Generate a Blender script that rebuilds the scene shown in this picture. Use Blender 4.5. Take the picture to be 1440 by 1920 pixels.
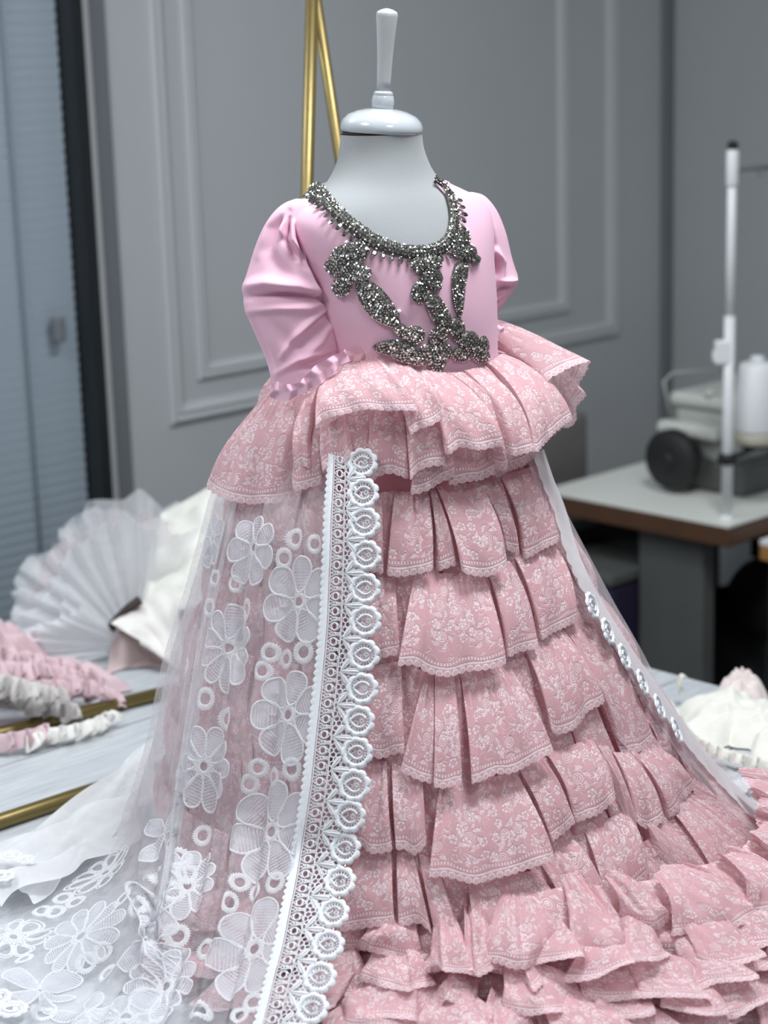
import bpy, math, random
import numpy as np
from mathutils import Vector, Matrix

for o in list(bpy.data.objects):
    bpy.data.objects.remove(o, do_unlink=True)
scene = bpy.context.scene
COL = scene.collection
rng = random.Random(7)
nrg = np.random.default_rng(11)

# ------------------------------------------------------------------ camera
FPX = 3700.0
PITCH = math.radians(13.96)
ROLL = math.radians(1.7)
CAM = np.array([0.0, 0.0, 1.76])
_f = np.array([0.0, math.cos(PITCH), -math.sin(PITCH)])
_r0 = np.array([1.0, 0.0, 0.0])
_u0 = np.cross(_r0, _f)
_r = math.cos(ROLL) * _r0 - math.sin(ROLL) * _u0
_u = math.sin(ROLL) * _r0 + math.cos(ROLL) * _u0
cam_data = bpy.data.cameras.new('camera')
cam = bpy.data.objects.new('camera', cam_data)
COL.objects.link(cam)
m = Matrix(((_r[0], _u[0], -_f[0], CAM[0]), (_r[1], _u[1], -_f[1], CAM[1]), (_r[2], _u[2], -_f[2], CAM[2]), (0, 0, 0, 1)))
cam.matrix_world = m
cam_data.sensor_fit = 'VERTICAL'
cam_data.sensor_height = 36.0
cam_data.sensor_width = 27.0
cam_data.lens = FPX / 1920 * 36.0
cam_data.clip_start = 0.05
cam_data.dof.use_dof = True
cam_data.dof.focus_distance = 2.22
cam_data.dof.aperture_fstop = 4.0
scene.camera = cam

# ------------------------------------------------------------------ light
world = bpy.data.worlds.new('world')
scene.world = world
world.use_nodes = True
world.node_tree.nodes['Background'].inputs[0].default_value = (0.66, 0.71, 0.78, 1)
world.node_tree.nodes['Background'].inputs[1].default_value = 0.36
scene.view_settings.view_transform = 'Standard'
scene.view_settings.look = 'None'
scene.view_settings.gamma = 1.0
scene.view_settings.use_curve_mapping = False
scene.view_settings.exposure = 0.0
scene.cycles.transparent_max_bounces = 24
scene.cycles.max_bounces = 8
CEIL_Z = 2.95
LAMPS = [(-1.15, 1.45, 19), (0.50, 2.15, 35), (-1.3, 3.0, 16), (0.9, 0.6, 12)]   # ceiling panels: x, y, watts


# ------------------------------------------------------------------ projection helpers
def ray(px, py):
    d = _f + _r * ((px - 720.0) / FPX) - _u * ((py - 960.0) / FPX)
    return d


def on_plane(px, py, p0, n):
    d = ray(px, py)
    t = np.dot(np.asarray(p0) - CAM, n) / np.dot(d, n)
    return CAM + d * t


def on_z(px, py, z):
    return on_plane(px, py, (0, 0, z), np.array([0, 0, 1.0]))


def on_y(px, py, y):
    return on_plane(px, py, (0, y, 0), np.array([0, 1.0, 0]))


def proj(P):
    P = np.asarray(P, float) - CAM
    d = P @ _f
    return 720 + FPX * (P @ _r) / d, 960 - FPX * (P @ _u) / d


# ------------------------------------------------------------------ materials
MATS = {}


class NT:
    def __init__(s, name):
        s.m = bpy.data.materials.new(name)
        s.m.use_nodes = True
        s.t = s.m.node_tree
        s.b = s.t.nodes['Principled BSDF']
        s.out = s.t.nodes['Material Output']
        MATS[name] = s.m

    def n(s, typ, **kw):
        nd = s.t.nodes.new(typ)
        for k, v in kw.items():
            setattr(nd, k, v)
        return nd

    def link(s, a, b):
        s.t.links.new(a, b)

    def put(s, inp, v):
        if hasattr(v, 'links'):
            s.t.links.new(v, inp)
        else:
            inp.default_value = v

    def math(s, op, a, b=0.0, c=0.0, clamp=False):
        nd = s.n('ShaderNodeMath', operation=op, use_clamp=clamp)
        s.put(nd.inputs[0], a)
        s.put(nd.inputs[1], b)
        s.put(nd.inputs[2], c)
        return nd.outputs[0]

    def ramp(s, x, lo, hi, a=0.0, b=1.0):
        nd = s.n('ShaderNodeMapRange')
        nd.clamp = True
        nd.interpolation_type = 'SMOOTHSTEP'
        s.put(nd.inputs[0], x)
        s.put(nd.inputs[1], lo)
        s.put(nd.inputs[2], hi)
        s.put(nd.inputs[3], a)
        s.put(nd.inputs[4], b)
        return nd.outputs[0]

    def mix(s, f, a, b):
        nd = s.n('ShaderNodeMix', data_type='RGBA')
        s.put(nd.inputs[0], f)
        s.put(nd.inputs[6], a if hasattr(a, 'links') else (*a, 1))
        s.put(nd.inputs[7], b if hasattr(b, 'links') else (*b, 1))
        return nd.outputs[2]

    def noise(s, scale, vec=None, detail=3.0, rough=0.55):
        nd = s.n('ShaderNodeTexNoise')
        nd.inputs['Scale'].default_value = scale
        nd.inputs['Detail'].default_value = detail
        nd.inputs['Roughness'].default_value = rough
        if vec is not None:
            s.link(vec, nd.inputs['Vector'])
        return nd.outputs[0]

    def obj_co(s):
        return s.n('ShaderNodeTexCoord').outputs['Object']

    def uv(s):
        return s.n('ShaderNodeTexCoord').outputs['UV']

    def bump(s, h, strength, dist):
        nd = s.n('ShaderNodeBump')
        nd.inputs['Strength'].default_value = strength
        nd.inputs['Distance'].default_value = dist
        s.put(nd.inputs['Height'], h)
        return nd.outputs[0]


def simple(name, col, rough=0.5, metal=0.0, nscale=0, namp=0.0, bump=0.0, sheen=0.0, spec=None, coat=0.0):
    k = NT(name)
    k.b.inputs['Base Color'].default_value = (*col, 1)
    k.b.inputs['Roughness'].default_value = rough
    k.b.inputs['Metallic'].default_value = metal
    if sheen:
        k.b.inputs['Sheen Weight'].default_value = sheen
    if spec is not None:
        k.b.inputs['Specular IOR Level'].default_value = spec
    if coat:
        k.b.inputs['Coat Weight'].default_value = coat
        k.b.inputs['Coat Roughness'].default_value = 0.08
    if nscale:
        f = k.noise(nscale, k.obj_co())
        c = k.mix(f, tuple(x * (1 - namp) for x in col), tuple(min(1, x * (1 + namp)) for x in col))
        k.link(c, k.b.inputs['Base Color'])
        if bump:
            k.link(k.bump(f, 0.5, bump), k.b.inputs['Normal'])
    return k.m


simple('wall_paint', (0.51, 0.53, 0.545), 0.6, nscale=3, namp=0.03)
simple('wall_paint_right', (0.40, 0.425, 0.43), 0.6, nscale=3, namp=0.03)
simple('ceiling_paint', (0.6, 0.6, 0.6), 0.8, nscale=3, namp=0.03)
simple('floor_dark', (0.05, 0.05, 0.052), 0.5, nscale=9, namp=0.3)
simple('frame_black', (0.012, 0.015, 0.018), 0.35, nscale=20, namp=0.2)
simple('jamb_white', (0.52, 0.53, 0.53), 0.5, nscale=9, namp=0.03)
simple('jamb_grey', (0.17, 0.185, 0.20), 0.6, nscale=9, namp=0.05)
simple('blind_slat', (0.45, 0.53, 0.59), 0.45, nscale=15, namp=0.05)
simple('blind_back', (0.18, 0.22, 0.26), 0.6, nscale=15, namp=0.05)
simple('gold', (0.215, 0.165, 0.062), 0.38, 0.7, nscale=60, namp=0.12)
simple('cap_white', (0.52, 0.555, 0.58), 0.12, nscale=12, namp=0.01, coat=0.6)
simple('handle_white', (0.50, 0.51, 0.52), 0.35, nscale=30, namp=0.03)
simple('gap_dark', (0.05, 0.035, 0.03), 0.7, nscale=30, namp=0.2)
simple('jersey', (0.33, 0.345, 0.35), 0.85, nscale=900, namp=0.06, bump=0.0003, sheen=0.2)
simple('satin_pink', (0.81, 0.50, 0.62), 0.68, nscale=700, namp=0.03, bump=0.0001, sheen=0.1, spec=0.25)
simple('under_pink', (0.78, 0.37, 0.41), 0.8, nscale=40, namp=0.1)
simple('crystal', (0.66, 0.65, 0.60), 0.10, 1.0, nscale=350, namp=0.25)
simple('crystal_base', (0.14, 0.135, 0.12), 0.45, 0.6, nscale=400, namp=0.5)
simple('thread_white', (0.80, 0.815, 0.84), 0.8, nscale=900, namp=0.08, bump=0.0003)
simple('table_edge', (0.30, 0.33, 0.36), 0.5, nscale=20, namp=0.08)
simple('metal_grey', (0.22, 0.23, 0.23), 0.5, 0.2, nscale=10, namp=0.1)
simple('dark_metal', (0.10, 0.105, 0.10), 0.55, nscale=12, namp=0.15)
simple('black_soft', (0.012, 0.012, 0.013), 0.6, nscale=12, namp=0.3)
simple('machine_grey', (0.46, 0.48, 0.45), 0.4, nscale=12, namp=0.05)
simple('machine_light', (0.66, 0.68, 0.63), 0.4, nscale=12, namp=0.05)
simple('sew_top', (0.86, 0.88, 0.82), 0.4, nscale=8, namp=0.03)
simple('sew_edge', (0.095, 0.045, 0.022), 0.5, nscale=14, namp=0.2)
simple('plastic_white', (0.90, 0.92, 0.93), 0.35, nscale=14, namp=0.02)
simple('spool_base', (0.55, 0.53, 0.42), 0.5, nscale=14, namp=0.04)
simple('wood_tan', (0.42, 0.22, 0.07), 0.5, nscale=14, namp=0.2)
simple('chair_taupe', (0.17, 0.16, 0.155), 0.7, nscale=30, namp=0.1)
simple('purple', (0.02, 0.011, 0.042), 0.7, nscale=20, namp=0.2)
simple('cream_cloth', (0.86, 0.85, 0.78), 0.85, nscale=90, namp=0.06, bump=0.002)
simple('ivory_cloth', (0.88, 0.86, 0.82), 0.85, nscale=60, namp=0.06, bump=0.002)
simple('pink_cloth', (0.70, 0.52, 0.555), 0.8, nscale=60, namp=0.08, bump=0.001)
simple('greige_cloth', (0.60, 0.57, 0.55), 0.85, nscale=60, namp=0.14, bump=0.001)
simple('greige_pink', (0.62, 0.50, 0.49), 0.85, nscale=40, namp=0.15, bump=0.001)
simple('blush_cloth', (0.84, 0.74, 0.71), 0.85, nscale=60, namp=0.06, bump=0.001)
simple('ivory_lace', (0.80, 0.83, 0.85), 0.85, nscale=160, namp=0.15, bump=0.002)
k = NT('lamp_diffuser')
k.b.inputs['Emission Color'].default_value = (0.93, 0.97, 1.0, 1)
k.b.inputs['Emission Strength'].default_value = 4.0

# thread cone: fine horizontal winding
k = NT('thread_cone')
k.b.inputs['Base Color'].default_value = (0.93, 0.95, 0.96, 1)
k.b.inputs['Roughness'].default_value = 0.6
w = k.n('ShaderNodeTexWave')
w.bands_direction = 'Z'
w.inputs['Scale'].default_value = 90
w.inputs['Distortion'].default_value = 1.5
k.link(k.obj_co(), w.inputs['Vector'])
k.link(k.bump(w.outputs[0], 0.4, 0.001), k.b.inputs['Normal'])

# white laminate with fine wood grain
k = NT('table_white')
mp = k.n('ShaderNodeMapping')
k.link(k.uv(), mp.inputs['Vector'])
mp.inputs['Scale'].default_value = (3.0, 60.0, 1.0)
g = k.noise(3.0, mp.outputs[0], 6, 0.65)
k.link(k.mix(k.ramp(g, 0.3, 0.7), (0.43, 0.465, 0.49), (0.63, 0.655, 0.68)), k.b.inputs['Base Color'])
k.b.inputs['Roughness'].default_value = 0.45


def cloth(name, build_alpha_col, transl=0.35, rough=0.8):
    """thin fabric: diffuse + translucent, mixed with transparent by alpha"""
    k = NT(name)
    a, c, h = build_alpha_col(k)
    k.t.nodes.remove(k.b)
    d = k.n('ShaderNodeBsdfDiffuse')
    tr = k.n('ShaderNodeBsdfTranslucent')
    k.put(d.inputs[0], c)
    k.put(tr.inputs[0], c)
    if h is not None:
        k.link(h, d.inputs['Normal'])
    mx = k.n('ShaderNodeMixShader')
    mx.inputs[0].default_value = transl
    k.link(d.outputs[0], mx.inputs[1])
    k.link(tr.outputs[0], mx.inputs[2])
    tp = k.n('ShaderNodeBsdfTransparent')
    m2 = k.n('ShaderNodeMixShader')
    k.put(m2.inputs[0], a)
    k.link(tp.outputs[0], m2.inputs[1])
    k.link(mx.outputs[0], m2.inputs[2])
    k.link(m2.outputs[0], k.out.inputs[0])
    return k.m


def lace_nodes(k, base, light, alpha_net):
    uv = k.uv()
    sep = k.n('ShaderNodeSeparateXYZ')
    k.link(uv, sep.inputs[0])
    u, v = sep.outputs[0], sep.outputs[1]

    def roses(scale, seed):
        off = k.n('ShaderNodeVectorMath', operation='ADD')
        k.link(uv, off.inputs[0])
        off.inputs[1].default_value = (seed, seed * 0.7, 0)
        vo = k.n('ShaderNodeTexVoronoi')
        vo.voronoi_dimensions = '2D'
        vo.inputs['Scale'].default_value = scale
        vo.inputs['Randomness'].default_value = 0.7
        k.link(off.outputs[0], vo.inputs['Vector'])
        sub = k.n('ShaderNodeVectorMath', operation='SUBTRACT')
        k.link(off.outputs[0], sub.inputs[0])
        k.link(vo.outputs['Position'], sub.inputs[1])
        s2 = k.n('ShaderNodeSeparateXYZ')
        k.link(sub.outputs[0], s2.inputs[0])
        r = k.math('SQRT', k.math('ADD', k.math('MULTIPLY', s2.outputs[0], s2.outputs[0]), k.math('MULTIPLY', s2.outputs[1], s2.outputs[1])))
        ang = k.math('ARCTAN2', s2.outputs[1], s2.outputs[0])
        col = k.n('ShaderNodeSeparateXYZ')
        k.link(vo.outputs['Color'], col.inputs[0])
        phase = k.math('MULTIPLY', col.outputs[0], 6.28)
        return r, ang, phase, col.outputs[1]

    # spiral roses
    r, ang, ph, sel = roses(30.0, 3.1)
    sp = k.math('SINE', k.math('ADD', k.math('MULTIPLY', r, 2600.0), k.math('ADD', ang, ph)))
    rose = k.math('MULTIPLY', k.ramp(sp, -0.1, 0.5), k.ramp(r, 0.0075, 0.0062))
    # leaf sprays round them
    lf = k.math('ABSOLUTE', k.math('SINE', k.math('ADD', k.math('MULTIPLY', ang, 3.0), k.math('ADD', ph, k.math('MULTIPLY', r, 180.0)))))
    bd = k.math('ABSOLUTE', k.math('SINE', k.math('MULTIPLY', r, 1500.0)))
    leaf = k.math('MULTIPLY', k.math('MULTIPLY', k.ramp(lf, 0.62, 0.86), k.ramp(bd, 0.25, 0.6)), k.math('MULTIPLY', k.ramp(r, 0.0080, 0.0088), k.ramp(r, 0.0160, 0.0140)))
    leaf = k.math('MULTIPLY', leaf, k.ramp(sel, 0.25, 0.35))
    # small sprigs
    r2, a2, p2, s2_ = roses(62.0, 9.7)
    l2 = k.math('ABSOLUTE', k.math('SINE', k.math('ADD', k.math('MULTIPLY', a2, 2.5), p2)))
    ring2 = k.ramp(k.math('ABSOLUTE', k.math('SUBTRACT', r2, 0.0040)), 0.0011, 0.0005)
    sprig = k.math('MAXIMUM', k.math('MULTIPLY', k.ramp(l2, 0.80, 0.94), k.ramp(r2, 0.0062, 0.0050)), k.math('MULTIPLY', ring2, k.ramp(l2, 0.15, 0.3)))
    sprig = k.math('MULTIPLY', sprig, k.ramp(s2_, 0.35, 0.45))
    # curly vines
    nz = k.noise(75.0, uv, 1.0)
    vine = k.ramp(k.math('ABSOLUTE', k.math('SUBTRACT', nz, 0.5)), 0.022, 0.008)
    vine = k.math('MULTIPLY', vine, 0.65)
    field = k.math('MAXIMUM', k.math('MAXIMUM', rose, leaf), k.math('MAXIMUM', sprig, vine))
    field = k.math('MULTIPLY', field, k.ramp(v, 0.014, 0.018))
    # border: loops, rope line, bead row
    cu = k.math('SUBTRACT', k.math('FRACT', k.math('DIVIDE', u, 0.0088)), 0.5)
    cu = k.math('MULTIPLY', cu, 0.0088)
    cv = k.math('SUBTRACT', v, 0.0022)
    cr = k.math('SQRT', k.math('ADD', k.math('MULTIPLY', cu, cu), k.math('MULTIPLY', cv, cv)))
    loop = k.math('MULTIPLY', k.ramp(k.math('ABSOLUTE', k.math('SUBTRACT', cr, 0.0034)), 0.0012, 0.0006), k.ramp(v, 0.0074, 0.0066))
    loop = k.math('MAXIMUM', loop, k.math('MULTIPLY', k.ramp(v, 0.0074, 0.0066), 0.30))
    line = k.ramp(k.math('ABSOLUTE', k.math('SUBTRACT', v, 0.0078)), 0.0014, 0.0008)
    bu = k.math('ABSOLUTE', k.math('SINE', k.math('MULTIPLY', u, 3.14159 / 0.0036)))
    wob = k.math('MULTIPLY', k.math('SINE', k.math('MULTIPLY', u, 120.0)), 0.0012)
    bv = k.ramp(k.math('ABSOLUTE', k.math('SUBTRACT', v, k.math('ADD', wob, 0.0128))), 0.0021, 0.0014)
    bead = k.math('MULTIPLY', k.ramp(bu, 0.45, 0.75), bv)
    border = k.math('MAXIMUM', loop, k.math('MAXIMUM', line, bead))
    pat = k.math('MAXIMUM', field, border, clamp=True)
    soft = k.noise(420.0, uv, 2.0)
    pat = k.math('MULTIPLY', pat, k.ramp(soft, 0.25, 0.5, 0.55, 1.0))
    big = k.noise(16.0, uv, 2.0)
    b2 = k.mix(big, tuple(x * 0.93 for x in base), tuple(min(1, x * 1.05) for x in base))
    colr = k.mix(pat, b2, light)
    al = k.math('ADD', alpha_net, k.math('MULTIPLY', pat, 1.0 - alpha_net))
    nrm = k.bump(pat, 0.7, 0.0012)
    return al, colr, nrm


cloth('lace_pink', lambda k: lace_nodes(k, (0.85, 0.53, 0.565), (0.985, 0.83, 0.855), 0.80), 0.26)


def tulle_nodes(col, a0, a1, sc):
    def f(k):
        nz = k.noise(sc, k.obj_co(), 3.0)
        return k.ramp(nz, 0.3, 0.7, a0, a1), (*col, 1), None
    return f


cloth('tulle_white', tulle_nodes((0.90, 0.895, 0.925), 0.21, 0.33, 60.0), 0.4)
cloth('tulle_lining', tulle_nodes((0.92, 0.925, 0.945), 0.36, 0.50, 30.0), 0.4)
cloth('tulle_fold', tulle_nodes((0.95, 0.955, 0.965), 0.80, 0.95, 20.0), 0.4)
cloth('tutu_tulle', tulle_nodes((0.97, 0.98, 0.99), 0.6, 0.88, 8.0), 0.5)
cloth('thread_soft', tulle_nodes((0.90, 0.905, 0.925), 0.80, 0.98, 300.0), 0.35)
cloth('tutu_pink', tulle_nodes((0.88, 0.74, 0.78), 0.30, 0.50, 8.0), 0.4)


def petal_nodes(k):
    uv = k.uv()
    sep = k.n('ShaderNodeSeparateXYZ')
    k.link(uv, sep.inputs[0])
    nz = k.noise(420.0, k.obj_co(), 1.0)
    ph = k.math('ADD', k.math('MULTIPLY', sep.outputs[1], 6.283 / 0.0034), k.math('MULTIPLY', nz, 5.0))
    st = k.math('SINE', ph)
    patch = k.noise(30.0, k.obj_co(), 1.0)
    gap = k.ramp(st, -0.3, 0.5)
    a = k.math('MAXIMUM', k.math('MULTIPLY', gap, 0.86), k.ramp(patch, 0.35, 0.6, 0.36, 0.76))
    return a, (0.80, 0.81, 0.85, 1), None


cloth('petal_fill', petal_nodes, 0.35)


# ------------------------------------------------------------------ mesh helpers
def link(o, parent=None):
    COL.objects.link(o)
    if parent is not None:
        o.parent = parent
        o.matrix_parent_inverse = parent.matrix_world.inverted() if parent.type != 'EMPTY' else Matrix.Translation(-Vector(parent.location))
    return o


def mk(name, verts, faces, mat, parent=None, uv=None, smooth=True, kind=None, label=None):
    """verts in world coordinates (parents are unrotated)"""
    verts = np.asarray(verts, dtype=np.float32).reshape(-1, 3)
    me = bpy.data.meshes.new(name)
    if isinstance(faces, np.ndarray):
        nf, k_ = faces.shape
        me.vertices.add(len(verts))
        me.vertices.foreach_set('co', verts.ravel())
        me.loops.add(nf * k_)
        me.loops.foreach_set('vertex_index', faces.astype(np.int32).ravel())
        me.polygons.add(nf)
        me.polygons.foreach_set('loop_start', np.arange(0, nf * k_, k_, dtype=np.int32))
        me.polygons.foreach_set('loop_total', np.full(nf, k_, dtype=np.int32))
        me.update(calc_edges=True)
    else:
        me.from_pydata([tuple(map(float, v)) for v in verts], [], faces)
        me.update()
    if uv is not None:
        ul = me.uv_layers.new(name='UVMap')
        idx = np.empty(len(me.loops), dtype=np.int32)
        me.loops.foreach_get('vertex_index', idx)
        ul.data.foreach_set('uv', np.asarray(uv, dtype=np.float32)[idx].ravel())
    me.materials.append(MATS[mat])
    me.polygons.foreach_set('use_smooth', [smooth] * len(me.polygons))
    o = bpy.data.objects.new(name, me)
    link(o, parent)
    if kind:
        o['kind'] = kind
    if label:
        o['label'] = label
    return o


def grid_faces(nu, nv, close_u=False):
    i, j = np.meshgrid(np.arange(nu if close_u else nu - 1), np.arange(nv - 1), indexing='ij')
    a = i * nv + j
    b = ((i + 1) % nu) * nv + j
    return np.stack([a, b, b + 1, a + 1], -1).reshape(-1, 4)


def tag(o, label=None, cat=None, group=None, kind=None):
    if label:
        o['label'] = label
    if cat:
        o['category'] = cat
    if group:
        o['group'] = group
    if kind:
        o['kind'] = kind
    return o


def empty(name, loc, label=None, cat=None, group=None, kind=None):
    o = bpy.data.objects.new(name, None)
    o.location = tuple(map(float, loc))
    o.empty_display_size = 0.05
    COL.objects.link(o)
    return tag(o, label, cat, group, kind)


def box_vf(c, ax, ay, az, hx, hy, hz):
    c, ax, ay, az = map(np.asarray, (c, ax, ay, az))
    v = [c + ax * hx * sx + ay * hy * sy + az * hz * sz for sx in (-1, 1) for sy in (-1, 1) for sz in (-1, 1)]
    f = [(0, 1, 3, 2), (4, 6, 7, 5), (0, 4, 5, 1), (2, 3, 7, 6), (0, 2, 6, 4), (1, 5, 7, 3)]
    return v, f


X, Y, Z = np.eye(3)


def bevel_box(name, c, ax, ay, az, hx, hy, hz, mat, parent=None, bev=0.004, kind=None, label=None, seg=2):
    v, f = box_vf(c, ax, ay, az, hx, hy, hz)
    o = mk(name, v, f, mat, parent, smooth=False, kind=kind, label=label)
    if bev:
        md = o.modifiers.new('bevel', 'BEVEL')
        md.width = bev
        md.segments = seg
    return o


def tube(name, pts, rad, mat, parent=None, n=16, caps=True, kind=None, label=None):
    pts = np.asarray(pts, float)
    rad = np.broadcast_to(np.asarray(rad, float), (len(pts),))
    tan = np.gradient(pts, axis=0)
    tan /= np.linalg.norm(tan, axis=1)[:, None] + 1e-12
    up = np.array([0, 0, 1.0]) if abs(tan[0][2]) < 0.9 else np.array([1.0, 0, 0])
    verts = []
    a = np.cross(tan[0], up)
    a /= np.linalg.norm(a)
    for p, t, r in zip(pts, tan, rad):
        a = a - t * np.dot(a, t)
        a /= np.linalg.norm(a) + 1e-12
        b = np.cross(t, a)
        th = np.arange(n) * 2 * math.pi / n
        verts.append(p + r * (np.cos(th)[:, None] * a + np.sin(th)[:, None] * b))
    V = np.concatenate(verts)
    K = len(pts)
    F = []
    for i in range(K - 1):
        for j in range(n):
            F.append((i * n + j, i * n + (j + 1) % n, (i + 1) * n + (j + 1) % n, (i + 1) * n + j))
    if caps:
        F.append(tuple(range(n))[::-1])
        F.append(tuple((K - 1) * n + j for j in range(n)))
    return mk(name, V, F, mat, parent, kind=kind, label=label)


def lathe(name, base, axis, prof, mat, parent=None, n=40, label=None, smooth=True):
    """prof: (radius, height along axis)"""
    axis = np.asarray(axis, float) / np.linalg.norm(axis)
    a = np.cross(axis, [0.3, 1, 0.1])
    a /= np.linalg.norm(a)
    b = np.cross(axis, a)
    th = np.arange(n) * 2 * math.pi / n
    V = []
    for r, h in prof:
        V.append(np.asarray(base) + axis * h + max(r, 1e-5) * (np.cos(th)[:, None] * a + np.sin(th)[:, None] * b))
    V = np.concatenate(V)
    K = len(prof)
    F = [(i * n + j, i * n + (j + 1) % n, (i + 1) * n + (j + 1) % n, (i + 1) * n + j) for i in range(K - 1) for j in range(n)]
    F.append(tuple(range(n))[::-1])
    F.append(tuple((K - 1) * n + j for j in range(n)))
    return mk(name, V, F, mat, parent, label=label, smooth=smooth)


def cr(P, n, closed=False):
    """Catmull-Rom through rows of P -> n samples per segment"""
    P = np.asarray(P, float)
    if closed:
        Q = np.concatenate([P[-1:], P, P[:2]])
    else:
        Q = np.concatenate([2 * P[:1] - P[1:2], P, 2 * P[-1:] - P[-2:-1]])
    out = []
    t = np.linspace(0, 1, n, endpoint=False)[:, None]
    for i in range(len(Q) - 3):
        p0, p1, p2, p3 = Q[i:i + 4]
        p0, p1, p2, p3 = (x.reshape(1, -1) for x in (p0, p1, p2, p3))
        out.append(0.5 * (2 * p1 + (p2 - p0) * t + (2 * p0 - 5 * p1 + 4 * p2 - p3) * t ** 2 + (3 * p1 - p0 - 3 * p2 + p3) * t ** 3))
    if not closed:
        out.append(P[-1:].reshape(1, -1))
    return np.concatenate(out)


def arc_resample(P, n=None, step=None, extra=()):
    d = np.concatenate([[0], np.cumsum(np.linalg.norm(np.diff(P, axis=0), axis=1))])
    if n is None:
        n = max(3, int(d[-1] / step) + 1)
    s = np.linspace(0, d[-1], n)
    def go(A):
        return np.stack([np.interp(s, d, A[:, i]) for i in range(A.shape[1])], 1)
    return s, go(P), [go(e) for e in extra]

# ------------------------------------------------------------------ room axes
RA = math.radians(46.0)
D1 = np.array([math.sin(RA), math.cos(RA), 0.0])      # along the panelled wall, away to the right
D2 = np.array([-math.cos(RA), math.sin(RA), 0.0])     # into the panelled wall
ZT = 0.75
cd = ray(1249, 400)
K0 = CAM + cd * (5.2 / cd[1])
K0[2] = 0.0                                           # corner of the room


def on_w1(px, py, out=0.0):
    return on_plane(px, py, K0 - D2 * out, D2)


def w1(a, z, out=0.0):
    return K0 + D1 * a + Z * z - D2 * out


def w1_a(px, py):
    return float(np.dot(on_w1(px, py) - K0, D1))


def quad_wall(name, a0, a1, z0, z1, p0, ax, nrm, mat, thick=0.1):
    c = p0 + ax * (a0 + a1) / 2 + Z * (z0 + z1) / 2 + nrm * thick / 2
    v, f = box_vf(c, ax, nrm, Z, (a1 - a0) / 2, thick / 2, (z1 - z0) / 2)
    return mk(name, v, f, mat, smooth=False, kind='structure')


WIN_R = w1_a(144, 500)
A_FR = w1_a(167, 500)
A_WH = w1_a(190, 500)
A_GR = w1_a(222, 500)
A_L = WIN_R - 0.95
# floor and ceiling
v, f = box_vf((-0.3, 2.2, -0.05), X, Y, Z, 4.5, 4.5, 0.05)
mk('floor', v, f, 'floor_dark', smooth=False, kind='structure')
v, f = box_vf((-0.3, 2.2, CEIL_Z + 0.05), X, Y, Z, 4.5, 4.5, 0.05)
mk('ceiling', v, f, 'ceiling_paint', smooth=False, kind='structure')
quad_wall('wall_back', A_WH, 0.1, 0.0, CEIL_Z, K0, D1, D2, 'wall_paint')
quad_wall('wall_left', A_L - 1.2, A_L - 0.09, 0.0, CEIL_Z, K0, D1, D2, 'wall_paint')
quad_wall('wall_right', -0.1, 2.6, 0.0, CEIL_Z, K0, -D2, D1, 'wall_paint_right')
# dark gap strip in the corner
v, f = box_vf(K0 - D1 * 0.012 - D2 * 0.012 + Z * CEIL_Z / 2, D1, D2, Z, 0.012, 0.012, CEIL_Z / 2)
mk('trim_1', v, f, 'jamb_grey', smooth=False, kind='structure')

# blind window
win = empty('window_1', w1((A_L + WIN_R) / 2, 0.0), kind='structure')


def w1_box(name, a0, a1, z0, z1, o0, o1, mat, parent=None, bev=0.003, kind=None):
    c = w1((a0 + a1) / 2, (z0 + z1) / 2, (o0 + o1) / 2)
    return bevel_box(name, c, D1, D2, Z, abs(a1 - a0) / 2, abs(o1 - o0) / 2, abs(z1 - z0) / 2, mat, parent, bev, kind)


WZ0, WZ1 = 0.06, 2.62
w1_box('window_frame', WIN_R, A_FR, 0.0, WZ1 + 0.04, -0.03, 0.035, 'frame_black', win)
w1_box('window_frame', A_L - 0.04, A_L, 0.0, WZ1 + 0.04, -0.03, 0.035, 'frame_black', win)
w1_box('window_frame', A_L, WIN_R, WZ1, WZ1 + 0.04, -0.03, 0.035, 'frame_black', win)
w1_box('window_frame', A_L, WIN_R, 0.0, WZ0, -0.03, 0.035, 'frame_black', win)
w1_box('window_pane', A_L, WIN_R, WZ0, WZ1, -0.05, -0.045, 'blind_back', win, 0)
w1_box('jamb', A_FR, A_WH, 0.0, CEIL_Z - 0.002, -0.03, 0.012, 'jamb_white', win)
w1_box('jamb', A_L - 0.09, A_L - 0.04, 0.0, CEIL_Z - 0.002, -0.03, 0.012, 'jamb_white', win)
w1_box('lintel', A_L - 0.04, A_FR, WZ1 + 0.04, CEIL_Z - 0.002, -0.03, 0.004, 'jamb_white', win)
slat0 = None
zz = WZ0 + 0.02
nsl = 0
while zz < WZ1 - 0.02:
    c = w1((A_L + WIN_R) / 2, zz, -0.012)
    if slat0 is None:
        tl = math.radians(-72)
        ay = D2 * math.cos(tl) + Z * math.sin(tl)
        az = -D2 * math.sin(tl) + Z * math.cos(tl)
        vs, fs = box_vf((0, 0, 0), D1, ay, az, (WIN_R - A_L) / 2 - 0.004, 0.0125, 0.0009)
        slat0 = mk('blind_slat', vs, fs, 'blind_slat', None, smooth=False)
        so = slat0
    else:
        so = slat0.copy()
        COL.objects.link(so)
    so.parent = win
    so.location = Vector(c) - Vector(win.location)
    zz += 0.0205
    nsl += 1
for q in (0.2, 0.62, 0.86):
    a = A_L + (WIN_R - A_L) * q
    tube('ladder_cord', [w1(a, WZ0, 0.004), w1(a, 1.4, 0.004), w1(a, WZ1, 0.004)], 0.0025, 'blind_back', win, 6)
# pull handle of the blind
w1_box('blind_handle', w1_a(100, 620) - 0.012, w1_a(100, 620) + 0.012, on_w1(100, 640)[2], on_w1(100, 590)[2], 0.006, 0.03, 'jamb_grey', win, 0.006)
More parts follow.
